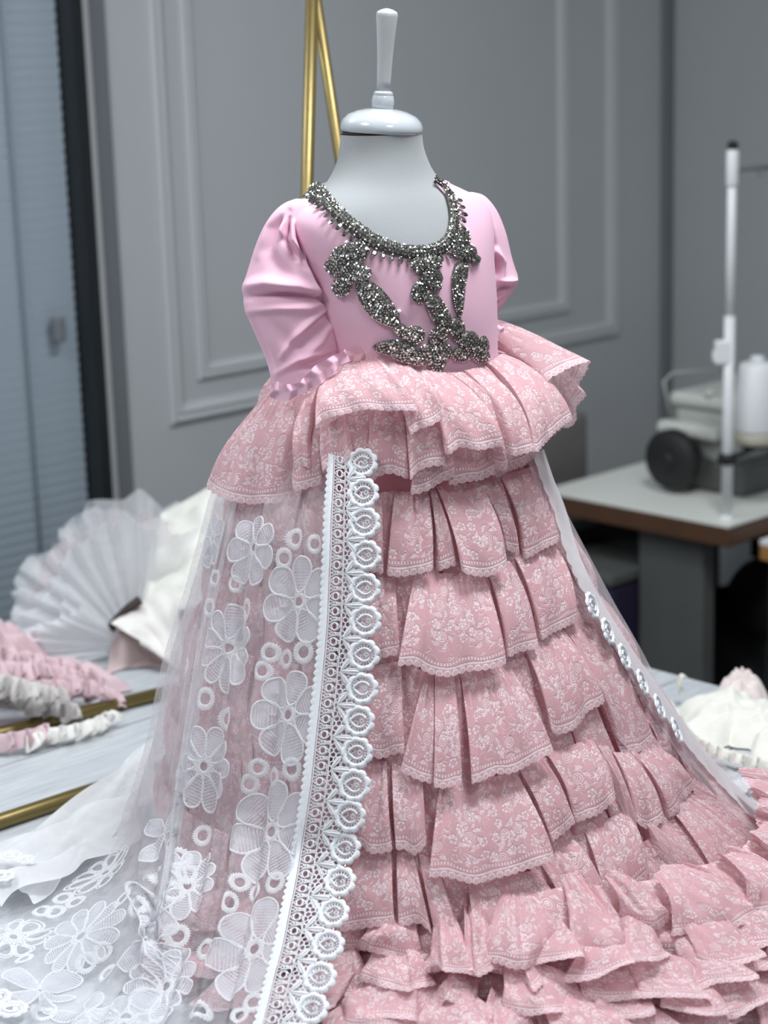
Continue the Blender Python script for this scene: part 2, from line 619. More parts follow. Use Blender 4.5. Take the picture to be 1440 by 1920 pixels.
# door-side upright strip
w1_box('trim_2', A_WH, A_GR, 0.0, CEIL_Z - 0.002, -0.002, 0.008, 'jamb_grey', None, 0.002, 'structure')


def molding(name, aL, aR, zB, zT, w, d):
    root = empty(name, w1((aL + aR) / 2, zB), kind='structure')
    prof = [(0, 0), (0.0, d * 0.5), (w * 0.22, d), (w * 0.45, d * 0.72), (w * 0.62, d * 0.95), (w * 0.85, d * 0.45), (w, 0)]
    cor = [(aL, zB, 1, 1), (aR, zB, -1, 1), (aR, zT, -1, -1), (aL, zT, 1, -1)]
    for i in range(4):
        A, B = cor[i], cor[(i + 1) % 4]
        V = []
        for (a, z, sa, sz) in (A, B):
            for (p, h) in prof:
                V.append(w1(a + sa * p, z + sz * p, h))
        n = len(prof)
        F = [(j, j + 1, n + j + 1, n + j) for j in range(n - 1)]
        mk('molding_rail' if i % 2 == 0 else 'molding_stile', V, F, 'wall_paint', root, smooth=False)
    return root


molding('trim_3', w1_a(300, 500), w1_a(1155, 400), on_w1(318, 798)[2], 2.7, 0.042, 0.014)
molding('trim_4', w1_a(358, 500), w1_a(1063, 400), on_w1(378, 712)[2], 2.58, 0.034, 0.012)

# ceiling light panels
for i, (x, y, wt) in enumerate(LAMPS):
    r = empty('ceiling_light', (x, y, CEIL_Z - 0.03), ['square ceiling light panel in front of the blind window', 'square ceiling light panel above the dress form', 'square ceiling light panel nearest the blind window wall', 'square ceiling light panel away from the panelled wall'][i], 'ceiling light', 'ceiling light panels')
    bevel_box('lamp_frame', (x, y, CEIL_Z - 0.012), X, Y, Z, 0.32, 0.32, 0.012, 'jamb_white', r, 0.003)
    bevel_box('diffuser', (x, y, CEIL_Z - 0.026), X, Y, Z, 0.29, 0.29, 0.003, 'lamp_diffuser', r, 0)
    L = bpy.data.lights.new('panel_light', 'AREA')
    L.shape = 'SQUARE'
    L.size = 0.58
    L.energy = wt
    L.color = (0.92, 0.96, 1.0)
    lo = bpy.data.objects.new('panel_light', L)
    lo.location = (0, 0, -0.005)
    COL.objects.link(lo)
    lo.parent = r

# ------------------------------------------------------------------ work table
PF = on_z(1440, 1858, ZT)
PE = on_z(1340, 1282, ZT)
front0 = float(np.dot(PF, D2))
back0 = front0 + 1.78
right0 = float(np.dot(PE, D1))
left0 = right0 - 2.75
seam = float(np.dot(on_z(0, 1594, ZT), D2))
seam2 = float(np.dot(on_z(226, 1363, ZT), D2))
table = empty('work_table', D1 * (left0 + right0) / 2 + D2 * (front0 + back0) / 2, 'white wood-grain work table with plank top under the pink dress', 'table')


def tp(a, b, z):
    return D1 * a + D2 * b + Z * z


edges = [front0 + 0.02]
for q in (seam - 0.72, seam - 0.48, seam - 0.24, seam, seam2, seam2 + 0.24, seam2 + 0.48):
    if front0 + 0.1 < q < back0 - 0.1:
        edges.append(q)
edges.append(back0 - 0.02)
for i in range(len(edges) - 1):
    b0 = edges[i] + (0.009 if abs(edges[i] - seam) < 1e-6 else 0.002)
    b1 = edges[i + 1] - (0.005 if abs(edges[i + 1] - seam) < 1e-6 else 0.002)
    c = tp((left0 + right0) / 2, (b0 + b1) / 2, ZT - 0.011)
    v, f = box_vf(c, D1, D2, Z, (right0 - left0) / 2 - 0.004, (b1 - b0) / 2, 0.011)
    uvs = [(float(np.dot(p, D1)) + i * 3.3, float(np.dot(p, D2))) for p in v]
    o = mk('plank', v, f, 'table_white', table, uv=uvs, smooth=False)
    md = o.modifiers.new('bevel', 'BEVEL')
    md.width = 0.0015
    md.segments = 2
bevel_box('underframe', tp((left0 + right0) / 2, (front0 + back0) / 2, ZT - 0.027), D1, D2, Z, (right0 - left0) / 2 - 0.003, (back0 - front0) / 2 - 0.021, 0.0045, 'table_edge', table, 0)
for nm, a0, a1, b0, b1 in (('edge_band', left0, right0, front0, front0 + 0.019), ('edge_band', left0, right0, back0 - 0.019, back0)):
    bevel_box(nm, tp((a0 + a1) / 2, (b0 + b1) / 2, ZT - 0.0155), D1, D2, Z, (a1 - a0) / 2, (b1 - b0) / 2, 0.0155, 'table_edge', table, 0.002)
for a in (left0 + 0.08, right0 - 0.08):
    for b in (front0 + 0.08, back0 - 0.08):
        bevel_box('leg', tp(a, b, (ZT - 0.031) / 2), D1, D2, Z, 0.03, 0.03, (ZT - 0.031) / 2, 'table_edge', table, 0.004)

# ------------------------------------------------------------------ sewing station
SZ = 0.75
SN = on_z(1366, 986, SZ)
sa = float(np.dot(SN, D1))
sb = float(np.dot(SN, D2))
SW, SLn = 0.50, float(np.dot(K0, D1)) - sa - 0.01
sew = empty('sewing_table', tp(sa + SLn / 2, sb + SW / 2, 0), 'sewing table with pale top, brown edge and grey metal legs', 'table')
bevel_box('tabletop', tp(sa + SLn / 2, sb + SW / 2, SZ - 0.003), D1, D2, Z, SLn / 2, SW / 2, 0.003, 'sew_top', sew, 0.001)
bevel_box('edge_band', tp(sa + SLn / 2, sb + SW / 2, SZ - 0.027), D1, D2, Z, SLn / 2, SW / 2, 0.0205, 'sew_edge', sew, 0.003)
lc = on_plane(1268, 1100, tp(sa + 0.06, 0, 0), D1)
lb = float(np.dot(lc, D2))
for a in (sa + 0.06, sa + SLn - 0.1):
    bevel_box('leg_panel', tp(a, lb, 0.37), D1, D2, Z, 0.022, 0.085, 0.33, 'dark_metal', sew, 0.005)
    bevel_box('foot', tp(a, sb + SW / 2, 0.02), D1, D2, Z, 0.03, SW / 2 - 0.02, 0.02, 'dark_metal', sew, 0.005)
bevel_box('crossbar', tp(sa + SLn / 2, lb + 0.05, 0.25), D1, D2, Z, SLn / 2 - 0.08, 0.012, 0.025, 'dark_metal', sew, 0.003)
bevel_box('treadle', tp(sa + SLn / 2, sb + 0.2, 0.08), D1, D2, Z, 0.2, 0.13, 0.008, 'black_soft', sew, 0.003)
bevel_box('pedal_rod', tp(sa + 0.30, sb + 0.1, 0.38), D1, D2, Z, 0.006, 0.006, 0.30, 'metal_grey', sew, 0.002)
mo = lathe('motor', tp(sa + 0.27, sb + 0.12, 0.5), D1, [(0.05, 0), (0.085, 0.01), (0.095, 0.04), (0.095, 0.18), (0.07, 0.2), (0.03, 0.2), (0.03, 0.24)], 'black_soft', sew, 24)
bevel_box('motor_mount', tp(sa + 0.38, sb + 0.12, 0.645), D1, D2, Z, 0.05, 0.06, 0.062, 'black_soft', sew, 0.004)

# overlock machine: its end faces the work table
mc = on_z(1292, 922, SZ)
ma, mb = float(np.dot(mc, D1)), float(np.dot(mc, D2))
mach = empty('sewing_machine', tp(ma + 0.18, mb, SZ), 'grey industrial overlock sewing machine with black handwheel', 'sewing machine')


def mbx(name, a0, a1, b0, b1, z0, z1, mat, bev=0.012, parent=None):
    return bevel_box(name, tp(ma + (a0 + a1) / 2, mb + (b0 + b1) / 2, SZ + (z0 + z1) / 2), D1, D2, Z, (a1 - a0) / 2, (b1 - b0) / 2, (z1 - z0) / 2, mat, parent or mach, bev, seg=3)


mbx('machine_bed', 0.02, 0.40, -0.13, 0.07, 0.0, 0.07, 'dark_metal')
mbx('machine_body', 0.03, 0.17, -0.10, 0.07, 0.06, 0.185, 'machine_grey', 0.02)
mbx('top_cover', 0.02, 0.20, -0.105, 0.075, 0.18, 0.21, 'machine_light', 0.012)
mbx('machine_arm', 0.15, 0.42, -0.04, 0.06, 0.15, 0.20, 'machine_grey', 0.015)
mbx('machine_head', 0.34, 0.43, -0.05, 0.06, 0.07, 0.23, 'machine_grey', 0.015)
mbx('front_plate', 0.17, 0.34, -0.125, -0.115, 0.02, 0.10, 'dark_metal', 0.004)
mbx('belt_guard', -0.012, 0.03, -0.075, 0.085, 0.12, 0.15, 'machine_light', 0.012)
hw = lathe('handwheel', tp(ma - 0.055, mb + 0.02, SZ + 0.075), D1, [(0.02, 0.0), (0.058, 0.002), (0.066, 0.012), (0.066, 0.032), (0.05, 0.04), (0.03, 0.085)], 'black_soft', mach, 32)
lathe('wheel_hub', tp(ma - 0.062, mb + 0.02, SZ + 0.075), D1, [(0.012, 0), (0.02, 0.004), (0.02, 0.012)], 'black_soft', hw, 20)
lathe('tension_dial', tp(ma + 0.08, mb - 0.05, SZ + 0.208), Z, [(0.016, 0), (0.016, 0.012), (0.010, 0.016), (0.010, 0.034), (0.013, 0.036), (0.013, 0.042)], 'machine_grey', mach, 16)
lathe('tension_dial', tp(ma + 0.15, mb - 0.02, SZ + 0.208), Z, [(0.02, 0), (0.02, 0.015), (0.012, 0.02), (0.012, 0.05)], 'dark_metal', mach, 16)
tube('thread_guide', [tp(ma + 0.01, mb + 0.06, SZ + 0.16), tp(ma - 0.0, mb + 0.07, SZ + 0.235), tp(ma + 0.03, mb + 0.07, SZ + 0.25), tp(ma + 0.14, mb, SZ + 0.25)], 0.003, 'machine_grey', mach, 8)
lathe('oil_window', tp(ma + 0.03, mb - 0.03, SZ + 0.21), Z, [(0.012, 0), (0.012, 0.008), (0.006, 0.014)], 'machine_light', mach, 16)

# thread stand: white pole on the corner of the sewing table
pb = on_z(1362, 972, SZ)
ptop = on_y(1374, 268, pb[1])
ts = empty('thread_stand', pb, 'white telescopic thread stand pole at the sewing table corner', 'thread stand')
H = ptop[2] - SZ
ax_ = ptop - pb
lean = ax_ / np.linalg.norm(ax_)
HL = np.linalg.norm(ax_)
lathe('base_plate', pb, Z, [(0.014, 0), (0.014, 0.004), (0.011, 0.008)], 'plastic_white', ts, 20)
tube('lower_pole', [pb, pb + lean * HL * 0.55], 0.0112, 'plastic_white', ts, 20)
tube('upper_pole', [pb + lean * HL * 0.5, pb + lean * (HL - 0.01)], 0.0095, 'plastic_white', ts, 20)
lathe('clamp_collar', pb + lean * 0.115, lean, [(0.014, 0), (0.020, 0.003), (0.020, 0.019), (0.014, 0.022)], 'black_soft', ts, 20)
lathe('pole_cap', pb + lean * (HL - 0.012), lean, [(0.0105, 0), (0.011, 0.01), (0.006, 0.016)], 'black_soft', ts, 16)
lathe('top_sleeve', pb + lean * (HL - 0.085), lean, [(0.0105, 0), (0.0125, 0.004), (0.0125, 0.068), (0.010, 0.072)], 'plastic_white', ts, 20)
cl = bevel_box('height_clamp', pb + lean * HL * 0.455 - X * 0.014, X, Y, Z, 0.016, 0.012, 0.024, 'plastic_white', ts, 0.004)
bevel_box('clamp_knob', pb + lean * HL * 0.445 - X * 0.024, X, Y, Z, 0.010, 0.009, 0.011, 'plastic_white', cl, 0.004)
g0 = pb + lean * (HL - 0.052)
tube('guide_arm', [g0, g0 + D1 * 0.30 - Z * 0.004], 0.006, 'metal_grey', ts, 12)
for q in (0.1, 0.2, 0.29):
    p = g0 + D1 * q
    tube('guide_ring', [p + np.array([math.cos(t) * 0.008, 0, math.sin(t) * 0.008 - 0.012]) for t in np.linspace(0, 6.1, 14)], 0.0015, 'metal_grey', ts, 6)
cone_c = on_plane(1418, 820, pb, _f)
tube('spool_arm', [pb + lean * 0.122, cone_c - Z * 0.02 + D1 * 0.0, cone_c - Z * 0.02 + D1 * 0.14], 0.006, 'black_soft', ts, 10)
for i, off in enumerate((0.0, 0.135)):
    c = cone_c + D1 * off + Z * (0.0)
    lathe('spool_plate', c - Z * 0.022, Z, [(0.006, 0), (0.03, 0.002), (0.03, 0.006), (0.006, 0.012)], 'black_soft', ts, 20)
    lb_ = ['fat cone of white sewing thread beside the white thread stand pole', 'second cone of white sewing thread further along the thread stand arm'][i]
    tc = empty('thread_cone', c - Z * 0.012, lb_, 'thread cone', 'thread cones on the stand')
    lathe('cone_base', c - Z * 0.012, Z, [(0.040, 0), (0.044, 0.006), (0.044, 0.022), (0.041, 0.026)], 'spool_base', tc, 32)
    lathe('thread_wrap', c + Z * 0.012, Z, [(0.042, 0), (0.045, 0.008), (0.044, 0.07), (0.040, 0.132), (0.034, 0.142), (0.016, 0.145)], 'thread_cone', tc, 36)
    lathe('cone_tip', c + Z * 0.156, Z, [(0.016, 0), (0.014, 0.012), (0.010, 0.014)], 'plastic_white', tc, 20)

# second table corner with tan edge
qn = on_y(1424, 985, 3.55)
SQ = 0.70
qn = on_z(1422, 1005, SQ)
qa, qb = float(np.dot(qn, D1)) - 0.04, float(np.dot(qn, D2)) - 0.03
tan = empty('side_table', tp(qa + 0.25, qb - 0.2, 0), 'small table with white top and tan wooden edge, beside sewing table', 'table')
bevel_box('tabletop', tp(qa + 0.25, qb - 0.2, SQ), D1, D2, Z, 0.25, 0.2, 0.006, 'plastic_white', tan, 0.002)
bevel_box('edge_band', tp(qa + 0.25, qb - 0.2, SQ - 0.022), D1, D2, Z, 0.25, 0.2, 0.016, 'wood_tan', tan, 0.003)
for a in (0.03, 0.47):
    for b in (-0.03, -0.37):
        bevel_box('leg', tp(qa + a, qb + b, SQ / 2 - 0.019), D1, D2, Z, 0.016, 0.016, SQ / 2 - 0.019, 'black_soft', tan, 0.003)

# purple crate and dark bag under the sewing table
pc = on_plane(1150, 1040, tp(0, sb + 0.37, 0), D2)
pr = empty('storage_crate', (pc[0], pc[1], 0), 'dark purple crate with pale rim standing under the sewing table', 'crate')
ca, cb = float(np.dot(pc, D1)), float(np.dot(pc, D2))
bevel_box('crate_body', tp(ca, cb, 0.29), D1, D2, Z, 0.13, 0.10, 0.29, 'purple', pr, 0.015)
bevel_box('crate_rim', tp(ca, cb, 0.592), D1, D2, Z, 0.135, 0.105, 0.012, 'dark_metal', pr, 0.005)
# dark bag on the floor
bg = on_plane(1400, 1180, tp(0, sb + 0.28, 0), D2)
nu, nv = 28, 18
V = []
for i in range(nu):
    th = 2 * math.pi * i / nu
    for j in range(nv):
        q = j / (nv - 1)
        r = 0.17 * math.sin(math.pi * min(1, 0.12 + q * 0.80)) ** 0.7 * (1 + 0.07 * math.sin(5 * th + 6 * q) + 0.05 * math.sin(9 * th - 4 * q))
        V.append((bg[0] + r * math.cos(th), bg[1] + r * math.sin(th), 0.0 + 0.46 * q))
o = mk('cloth_bag', V, grid_faces(nu, nv, True), 'black_soft')
tag(o, 'slumped black cloth bag on the floor under the sewing table', 'bag')

# taupe chair behind the sewing table
ch = on_plane(1060, 850, tp(0, sb + SW + 0.105, 0), D2)
cha, chb = float(np.dot(ch, D1)), float(np.dot(ch, D2))
cr_ = on_plane(1093, 800, tp(0, chb, 0), D2)
cha = float(np.dot(cr_, D1)) - 0.20
ctop = on_plane(1080, 772, tp(0, chb, 0), D2)[2]
chair = empty('chair', tp(cha, chb + 0.16, 0), 'taupe padded chair standing between sewing table and panelled wall', 'chair')
bevel_box('backrest', tp(cha, chb, ctop - 0.19), D1, D2, Z, 0.20, 0.02, 0.19, 'chair_taupe', chair, 0.015, seg=3)
bevel_box('seat', tp(cha, chb + 0.16, 0.45), D1, D2, Z, 0.2, 0.15, 0.03, 'chair_taupe', chair, 0.02, seg=3)
for a in (-0.17, 0.17):
    for b in (0.0, 0.29):
        hh = 0.43 if b > 0.1 else ctop - 0.3
        bevel_box('leg', tp(cha + a, chb + b, hh / 2), D1, D2, Z, 0.014, 0.014, hh / 2, 'black_soft', chair, 0.003)
# added black box, there only to darken the space under the table
bn = on_plane(1160, 1120, tp(0, sb + SW + 0.02, 0), D2)
bna = float(np.dot(bn, D1))
filler = empty('dark_filler', tp(bna, sb + 0.46, 0), 'added tall black box darkening the space behind the purple crate', 'dark filler')
bevel_box('filler_body', tp(bna + 0.02, sb + SW + 0.03, 0.32), D1, D2, Z, 0.34, 0.04, 0.32, 'black_soft', filler, 0.01)
bevel_box('filler_top', tp(bna + 0.02, sb + SW + 0.03, 0.65), D1, D2, Z, 0.345, 0.045, 0.012, 'dark_metal', filler, 0.004)

# ------------------------------------------------------------------ gold A-frame rack on the work table
GR = 0.0105
zb = ZT + GR
b0 = on_z(0, 1540, zb)
b1 = on_z(220, 1467, zb)
rk = empty('garment_rack', on_z(560, 1350, ZT), 'gold metal A-frame garment rack behind the dress form', 'rack')
dB = (b1 - b0) / np.linalg.norm(b1 - b0)
barB0, barB1 = b0 - dB * 0.5, b0 + dB * 0.66
tube('base_bar', [barB0, barB1], GR, 'gold', rk, 20)
a0 = on_z(0, 1375, zb)
a1 = on_z(290, 1303, zb)
dA = (a1 - a0) / np.linalg.norm(a1 - a0)
barA0, barA1 = a0 - dA * 0.5, a0 + dA * 0.62
ba = tube('base_bar', [barA0, barA1], GR, 'gold', rk, 20)
jc = on_z(85, 1354, zb)
tube('joint_sleeve', [jc - dA * 0.022, jc + dA * 0.022], GR * 1.12, 'gold', ba, 20)


def bar_pt(px, py):
    q = on_z(px, py, zb)
    return b0 + dB * float(np.dot(q - b0, dB))


f1 = bar_pt(548, 1357)
f2 = bar_pt(788, 1281)
apex = on_y(586, -45, (f1[1] + f2[1]) / 2)
tube('upright', [apex, f1], GR * 0.85, 'gold', rk, 20)
tube('upright', [apex, f2], GR * 0.75, 'gold', rk, 20)
lathe('apex_joint', apex - Z * 0.012, Z, [(0.01, 0), (0.014, 0.004), (0.014, 0.022), (0.008, 0.028)], 'gold', rk, 20)
# brace that ties the two base bars together
tube('foot_brace', [f1, a0 + dA * float(np.dot(f1 - a0, dA))], GR * 0.8, 'gold', rk, 14)

# ================================================================== dress form
YM = 2.30
PHI = math.radians(30)
FR = np.array([math.sin(PHI), -math.cos(PHI), 0.0])   # front of the body
SD = np.array([math.cos(PHI), math.sin(PHI), 0.0])    # towards the viewer's right
# px row, px centre, half width, half depth, shift along front
TROWS = [(250, 715, .0455, .0455, 0.0), (275, 715, .0475, .0465, 0.0), (300, 715, .0520, .0480, .002), (325, 714, .0600, .0520, .004),
         (345, 714, .0720, .0570, .006), (362, 715, .0920, .0620, .009), (380, 716, .1120, .0670, .012), (405, 718, .1220, .0730, .016),
         (440, 721, .1200, .0800, .021), (490, 726, .1110, .0860, .026), (560, 733, .1060, .0880, .030), (620, 740, .1010, .0860, .032),
         (680, 746, .0990, .0840, .032), (760, 748, .1080, .0900, .030), (860, 750, .1120, .0940, .026), (960, 752, .1050, .0900, .02)]
_tr = []
for (py, px, a, b, s) in TROWS:
    P = on_y(px, py, YM)
    _tr.append((P[2], P[0], a, b, s))
_tr = np.array(_tr)
_trd = cr(_tr, 8)[::-1]
TZ = _trd[:, 0]


def tparam(z):
    return [np.interp(z, TZ, _trd[:, i]) for i in (1, 2, 3, 4)]


def tpt(psi, z, off=0.0):
    cx, a, b, s = tparam(z)
    # a slightly squarer ellipse
    c, sn = math.cos(psi), math.sin(psi)
    e = 0.92
    cc = math.copysign(abs(c) ** e, c)
    ss = math.copysign(abs(sn) ** e, sn)
    return np.array([cx, YM, z]) + FR * (s + (b + off) * cc) + SD * ((a + off) * ss)


def torso_f(P, off):
    cx, a, b, s = tparam(P[..., 2])
    dx = P[..., 0] - cx
    dy = P[..., 1] - YM
    u = (dx * SD[0] + dy * SD[1]) / (a + off)
    w = (dx * FR[0] + dy * FR[1] - s) / (b + off)
    return np.abs(u) ** 2.17 + np.abs(w) ** 2.17 - 1


def march(F, px, py, t0=1.2, t1=2.9, n=400):
    d = ray(px, py)
    ts = np.linspace(t0, t1, n)
    P = CAM + ts[:, None] * d
    v = F(P)
    idx = np.where(v < 0)[0]
    if len(idx) == 0:
        i = int(np.argmin(v))
        return P[i], False
    i = idx[0]
    if i == 0:
        return P[0], True
    lo, hi = ts[i - 1], ts[i]
    for _ in range(18):
        mid = (lo + hi) / 2
        if F((CAM + mid * d)[None])[0] < 0:
            hi = mid
        else:
            lo = mid
    return CAM + hi * d, True


def hit_torso(px, py, off=0.0):
    return march(lambda P: torso_f(P, off), px, py)[0]


def torso_psi(P):
    cx, a, b, s = tparam(P[2])
    dx, dy = P[0] - cx, P[1] - YM
    return math.atan2((dx * SD[0] + dy * SD[1]) / a, (dx * FR[0] + dy * FR[1] - s) / b)


form = empty('dress_form', (0.01, YM, ZT), 'white child-size dress form with glossy cap and wooden handle', 'dress form')
zs = np.concatenate([np.linspace(TZ[0], TZ[-1], 70)])
nu = 64
V = []
for i in range(nu):
    for z in zs:
        V.append(tpt(2 * math.pi * i / nu, z))
F = grid_faces(nu, len(zs), True)
mk('torso', V, F, 'jersey', form)
bz = TZ[0]
bc = np.array([tparam(bz)[0], YM, bz])
lathe('torso_base', bc - Z * 0.012, Z, [(0.02, 0), (0.09, 0.002), (0.095, 0.012)], 'handle_white', form, 40)
tube('stand_pole', [(bc[0], YM, ZT + 0.012), (bc[0], YM, bz - 0.005)], 0.011, 'handle_white', form, 20)
lathe('stand_base', (bc[0], YM, ZT), Z, [(0.12, 0), (0.12, 0.006), (0.05, 0.014), (0.014, 0.03)], 'handle_white', form, 40)
ctop_ = on_y(715, 253, YM)
haxis = on_y(723, 40, YM) - on_y(713, 253, YM)
haxis /= np.linalg.norm(haxis)
U = 0.000632
lathe('cap_ring', ctop_ - haxis * 2 * U, haxis, [(71 * U, 0), (71 * U, 7 * U), (40 * U, 7 * U)], 'gap_dark', form, 56)
lathe('cap', ctop_ + haxis * 4 * U, haxis, [(70 * U, 0), (74 * U, 1 * U), (75.5 * U, 6 * U), (75 * U, 13 * U), (71 * U, 22 * U), (62 * U, 31 * U), (46 * U, 38 * U), (30 * U, 42 * U), (10 * U, 44 * U)], 'cap_white', form, 64)
lathe('bead', ctop_ + haxis * 45 * U, haxis, [(15 * U, 0), (19 * U, 3 * U), (20.5 * U, 9 * U), (20.5 * U, 17 * U), (19 * U, 24 * U), (17.5 * U, 27 * U), (18.5 * U, 29 * U), (15 * U, 33 * U)], 'cap_white', form, 40)
lathe('handle', ctop_ + haxis * 76 * U, haxis, [(12.5 * U, 0), (12.6 * U, 20 * U), (14 * U, 60 * U), (17 * U, 105 * U), (19.5 * U, 132 * U), (19.5 * U, 137 * U), (18 * U, 141 * U), (10 * U, 145 * U), (2 * U, 147 * U)], 'handle_white', form, 36)

# ================================================================== dress
dress = empty('dress', (0.05, YM, ZT), "child's pink tiered lace gown with crystal bodice and white floral overskirt", 'dress')

# ---- neckline traced on the torso: (px, py)
NECK = [(600, 352), (622, 378), (645, 402), (672, 425), (700, 444), (730, 458), (762, 466), (795, 467), (822, 460), (838, 446), (846, 425), (848, 400), (842, 372), (830, 350), (814, 338)]
npz = []
for (px, py) in NECK:
    P = hit_torso(px, py, 0.004)
    npz.append((torso_psi(P), P[2]))
npz = np.array(npz)
npz = npz[np.argsort(npz[:, 0])]
zback = npz[0][1] + 0.004
pp = np.concatenate([[-math.pi], npz[:, 0], [math.pi]])
pz = np.concatenate([[zback], npz[:, 1], [zback]])


def neck_z(psi):
    psi = (psi + math.pi) % (2 * math.pi) - math.pi
    return float(np.interp(psi, pp, pz))


# ---- px-guided folds: displacement along the outward normal
def seg_dist(px, py, poly):
    best = np.full(px.shape, 1e9)
    tpar = np.zeros(px.shape)
    side = np.zeros(px.shape)
    n = len(poly) - 1
    for i in range(n):
        x0, y0 = poly[i]
        x1, y1 = poly[i + 1]
        dx, dy = x1 - x0, y1 - y0
        L2 = dx * dx + dy * dy
        t = np.clip(((px - x0) * dx + (py - y0) * dy) / L2, 0, 1)
        qx, qy = x0 + t * dx - px, y0 + t * dy - py
        dd = np.sqrt(qx * qx + qy * qy)
        sd = np.sign(dx * (py - y0) - dy * (px - x0))
        m_ = dd < best
        best = np.where(m_, dd, best)
        tpar = np.where(m_, (i + t) / n, tpar)
        side = np.where(m_, sd, side)
    return best, tpar, side


def fold(px, py, poly, w, depth, taper=True):
    """rounded ridge (depth>0) or groove (depth<0)"""
    d_, t_, s_ = seg_dist(px, py, poly)
    k_ = np.sin(np.pi * np.clip(t_ * 0.86 + 0.07, 0, 1)) ** 0.6 if taper else 1.0
    return depth * k_ * np.exp(-(d_ / w) ** 2)


def step(px, py, poly, w, depth, reach):
    """cloth lip: raised on the right-hand side of poly (screen sense), falling off sharply across it"""
    d_, t_, s_ = seg_dist(px, py, poly)
    sd = d_ * s_
    k_ = np.sin(np.pi * np.clip(t_ * 0.86 + 0.07, 0, 1)) ** 0.6
    return depth * k_ * (0.5 + 0.5 * np.tanh(sd / w)) * np.exp(-np.clip(sd, 0, None) / reach)


# ---- bodice
nu, nv = 120, 60
zw = on_y(746, 690, YM)[2]
V = np.zeros((nu, nv, 3))
for i in range(nu):
    psi = 2 * math.pi * i / nu
    zt_ = neck_z(psi)
    for j in range(nv):
        V[i, j] = tpt(psi, zt_ + (zw - zt_) * j / (nv - 1), 0.004)
mk('bodice', V.reshape(-1, 3), grid_faces(nu, nv, True), 'satin_pink', dress)
# folded neck edge
ring = [tpt(p, neck_z(p), 0.0035) for p in np.linspace(-math.pi, math.pi, 140)]
tube('neck_binding', ring, 0.0012, 'satin_pink', dress, 8)
# shoulder seam
sm = [hit_torso(x, y, 0.0055) for x, y in ((600, 357), (575, 372), (552, 386), (532, 396))]


# ---- sleeves
def sleeve(name, rows, yc, depth, folds, top):
    nv_, nu_ = 110, 120
    R_ = np.array(rows, float)
    ycs = np.interp(R_[:, 0], [R_[0, 0], R_[-1, 0]], yc)
    D = cr(np.column_stack([R_, ycs]), 12)
    _, D, _ = arc_resample(D, n=nv_)
    V = np.zeros((nu_, nv_, 3))
    N_ = np.zeros((nu_, nv_, 3))
    for j in range(nv_):
        py, xl, xr, y_ = D[j]
        A = on_y(xl, py, y_)
        B = on_y(xr, py, y_)
        c = (A + B) / 2
        r = np.linalg.norm(B - A) / 2
        for i in range(nu_):
            th = 2 * math.pi * i / nu_
            n_ = np.array([math.cos(th), -math.sin(th), 0])
            V[i, j] = c + r * np.array([n_[0], n_[1] * depth, 0])
            N_[i, j] = n_
    px, py = proj(V)
    disp = np.zeros(px.shape)
    for (fn, *args) in folds:
        disp += fn(px, py, args[0], args[1] * 0.8, args[2] * 1.55)
    # fade on the far side
    front = np.clip(-N_[..., 1] * 1.5 + 0.25, 0, 1)
    V += N_ * (disp * front)[..., None]
    # back side gets soft generic folds
    th = np.arange(nu_) * 2 * math.pi / nu_
    q = np.linspace(0, 1, nv_)
    gen = 0.003 * np.sin(6 * th[:, None] + 5 * q[None]) * np.sin(math.pi * q[None])
    V += N_ * (gen * (1 - front))[..., None]
    F = grid_faces(nu_, nv_, True)
    o = mk(name, V.reshape(-1, 3), F, 'satin_pink', dress)
    return o, V


LS = [(372, 556, 572), (379, 536, 590), (392, 519, 598), (412, 504, 602), (445, 488, 606), (490, 472, 611), (530, 460, 617), (552, 457, 620),
      (575, 460, 622), (605, 469, 626), (640, 482, 633), (672, 496, 640), (700, 506, 646), (722, 512, 650)]
lf = [
    (fold, [(540, 398), (512, 430), (500, 470)], 9, -0.006), (fold, [(525, 392), (500, 430), (482, 480)], 10, 0.003),
    (fold, [(534, 402), (530, 430), (545, 470)], 8, 0.006), (fold, [(541, 412), (536, 450), (556, 482)], 7, -0.010),
    (fold, [(548, 416), (549, 448), (566, 478)], 6, 0.008), (fold, [(557, 425), (566, 462), (572, 500)], 6, -0.008),
    (fold, [(500, 470), (520, 500), (540, 520)], 16, -0.004), (fold, [(458, 537), (500, 528), (560, 535), (602, 552)], 13, 0.0065),
    (fold, [(462, 557), (520, 553), (580, 556), (605, 560)], 9, -0.0075), (fold, [(470, 583), (520, 578), (580, 578), (618, 562)], 9, 0.0035),
    (fold, [(570, 490), (585, 530), (596, 556)], 8, 0.006), (fold, [(580, 480), (592, 520), (602, 552)], 6, -0.008),
    (fold, [(618, 575), (580, 605), (545, 640), (528, 670)], 7, 0.0045), (fold, [(618, 585), (590, 615), (560, 650)], 9, -0.0045),
    (fold, [(620, 600), (600, 640), (570, 672)], 9, 0.004), (fold, [(500, 600), (540, 640), (560, 660)], 16, -0.003),
    (fold, [(470, 600), (490, 650), (510, 690)], 10, -0.004), (fold, [(600, 560), (612, 566), (622, 562)], 5, -0.006),
    (fold, [(560, 690), (600, 678), (632, 664)], 8, -0.004), (fold, [(520, 700), (560, 675), (610, 660)], 7, 0.003),
    (fold, [(620, 615), (632, 640), (640, 660)], 7, 0.004)]
lsl, LSV = sleeve('sleeve', LS, (2.245, 2.215), 0.72, lf, None)
RS = [(360, 868, 884), (366, 858, 905), (382, 852, 921), (405, 850, 934), (440, 852, 946), (480, 856, 955), (505, 858, 963), (527, 862, 970),
      (548, 866, 962), (568, 868, 948), (588, 872, 934), (604, 876, 938), (622, 880, 944)]
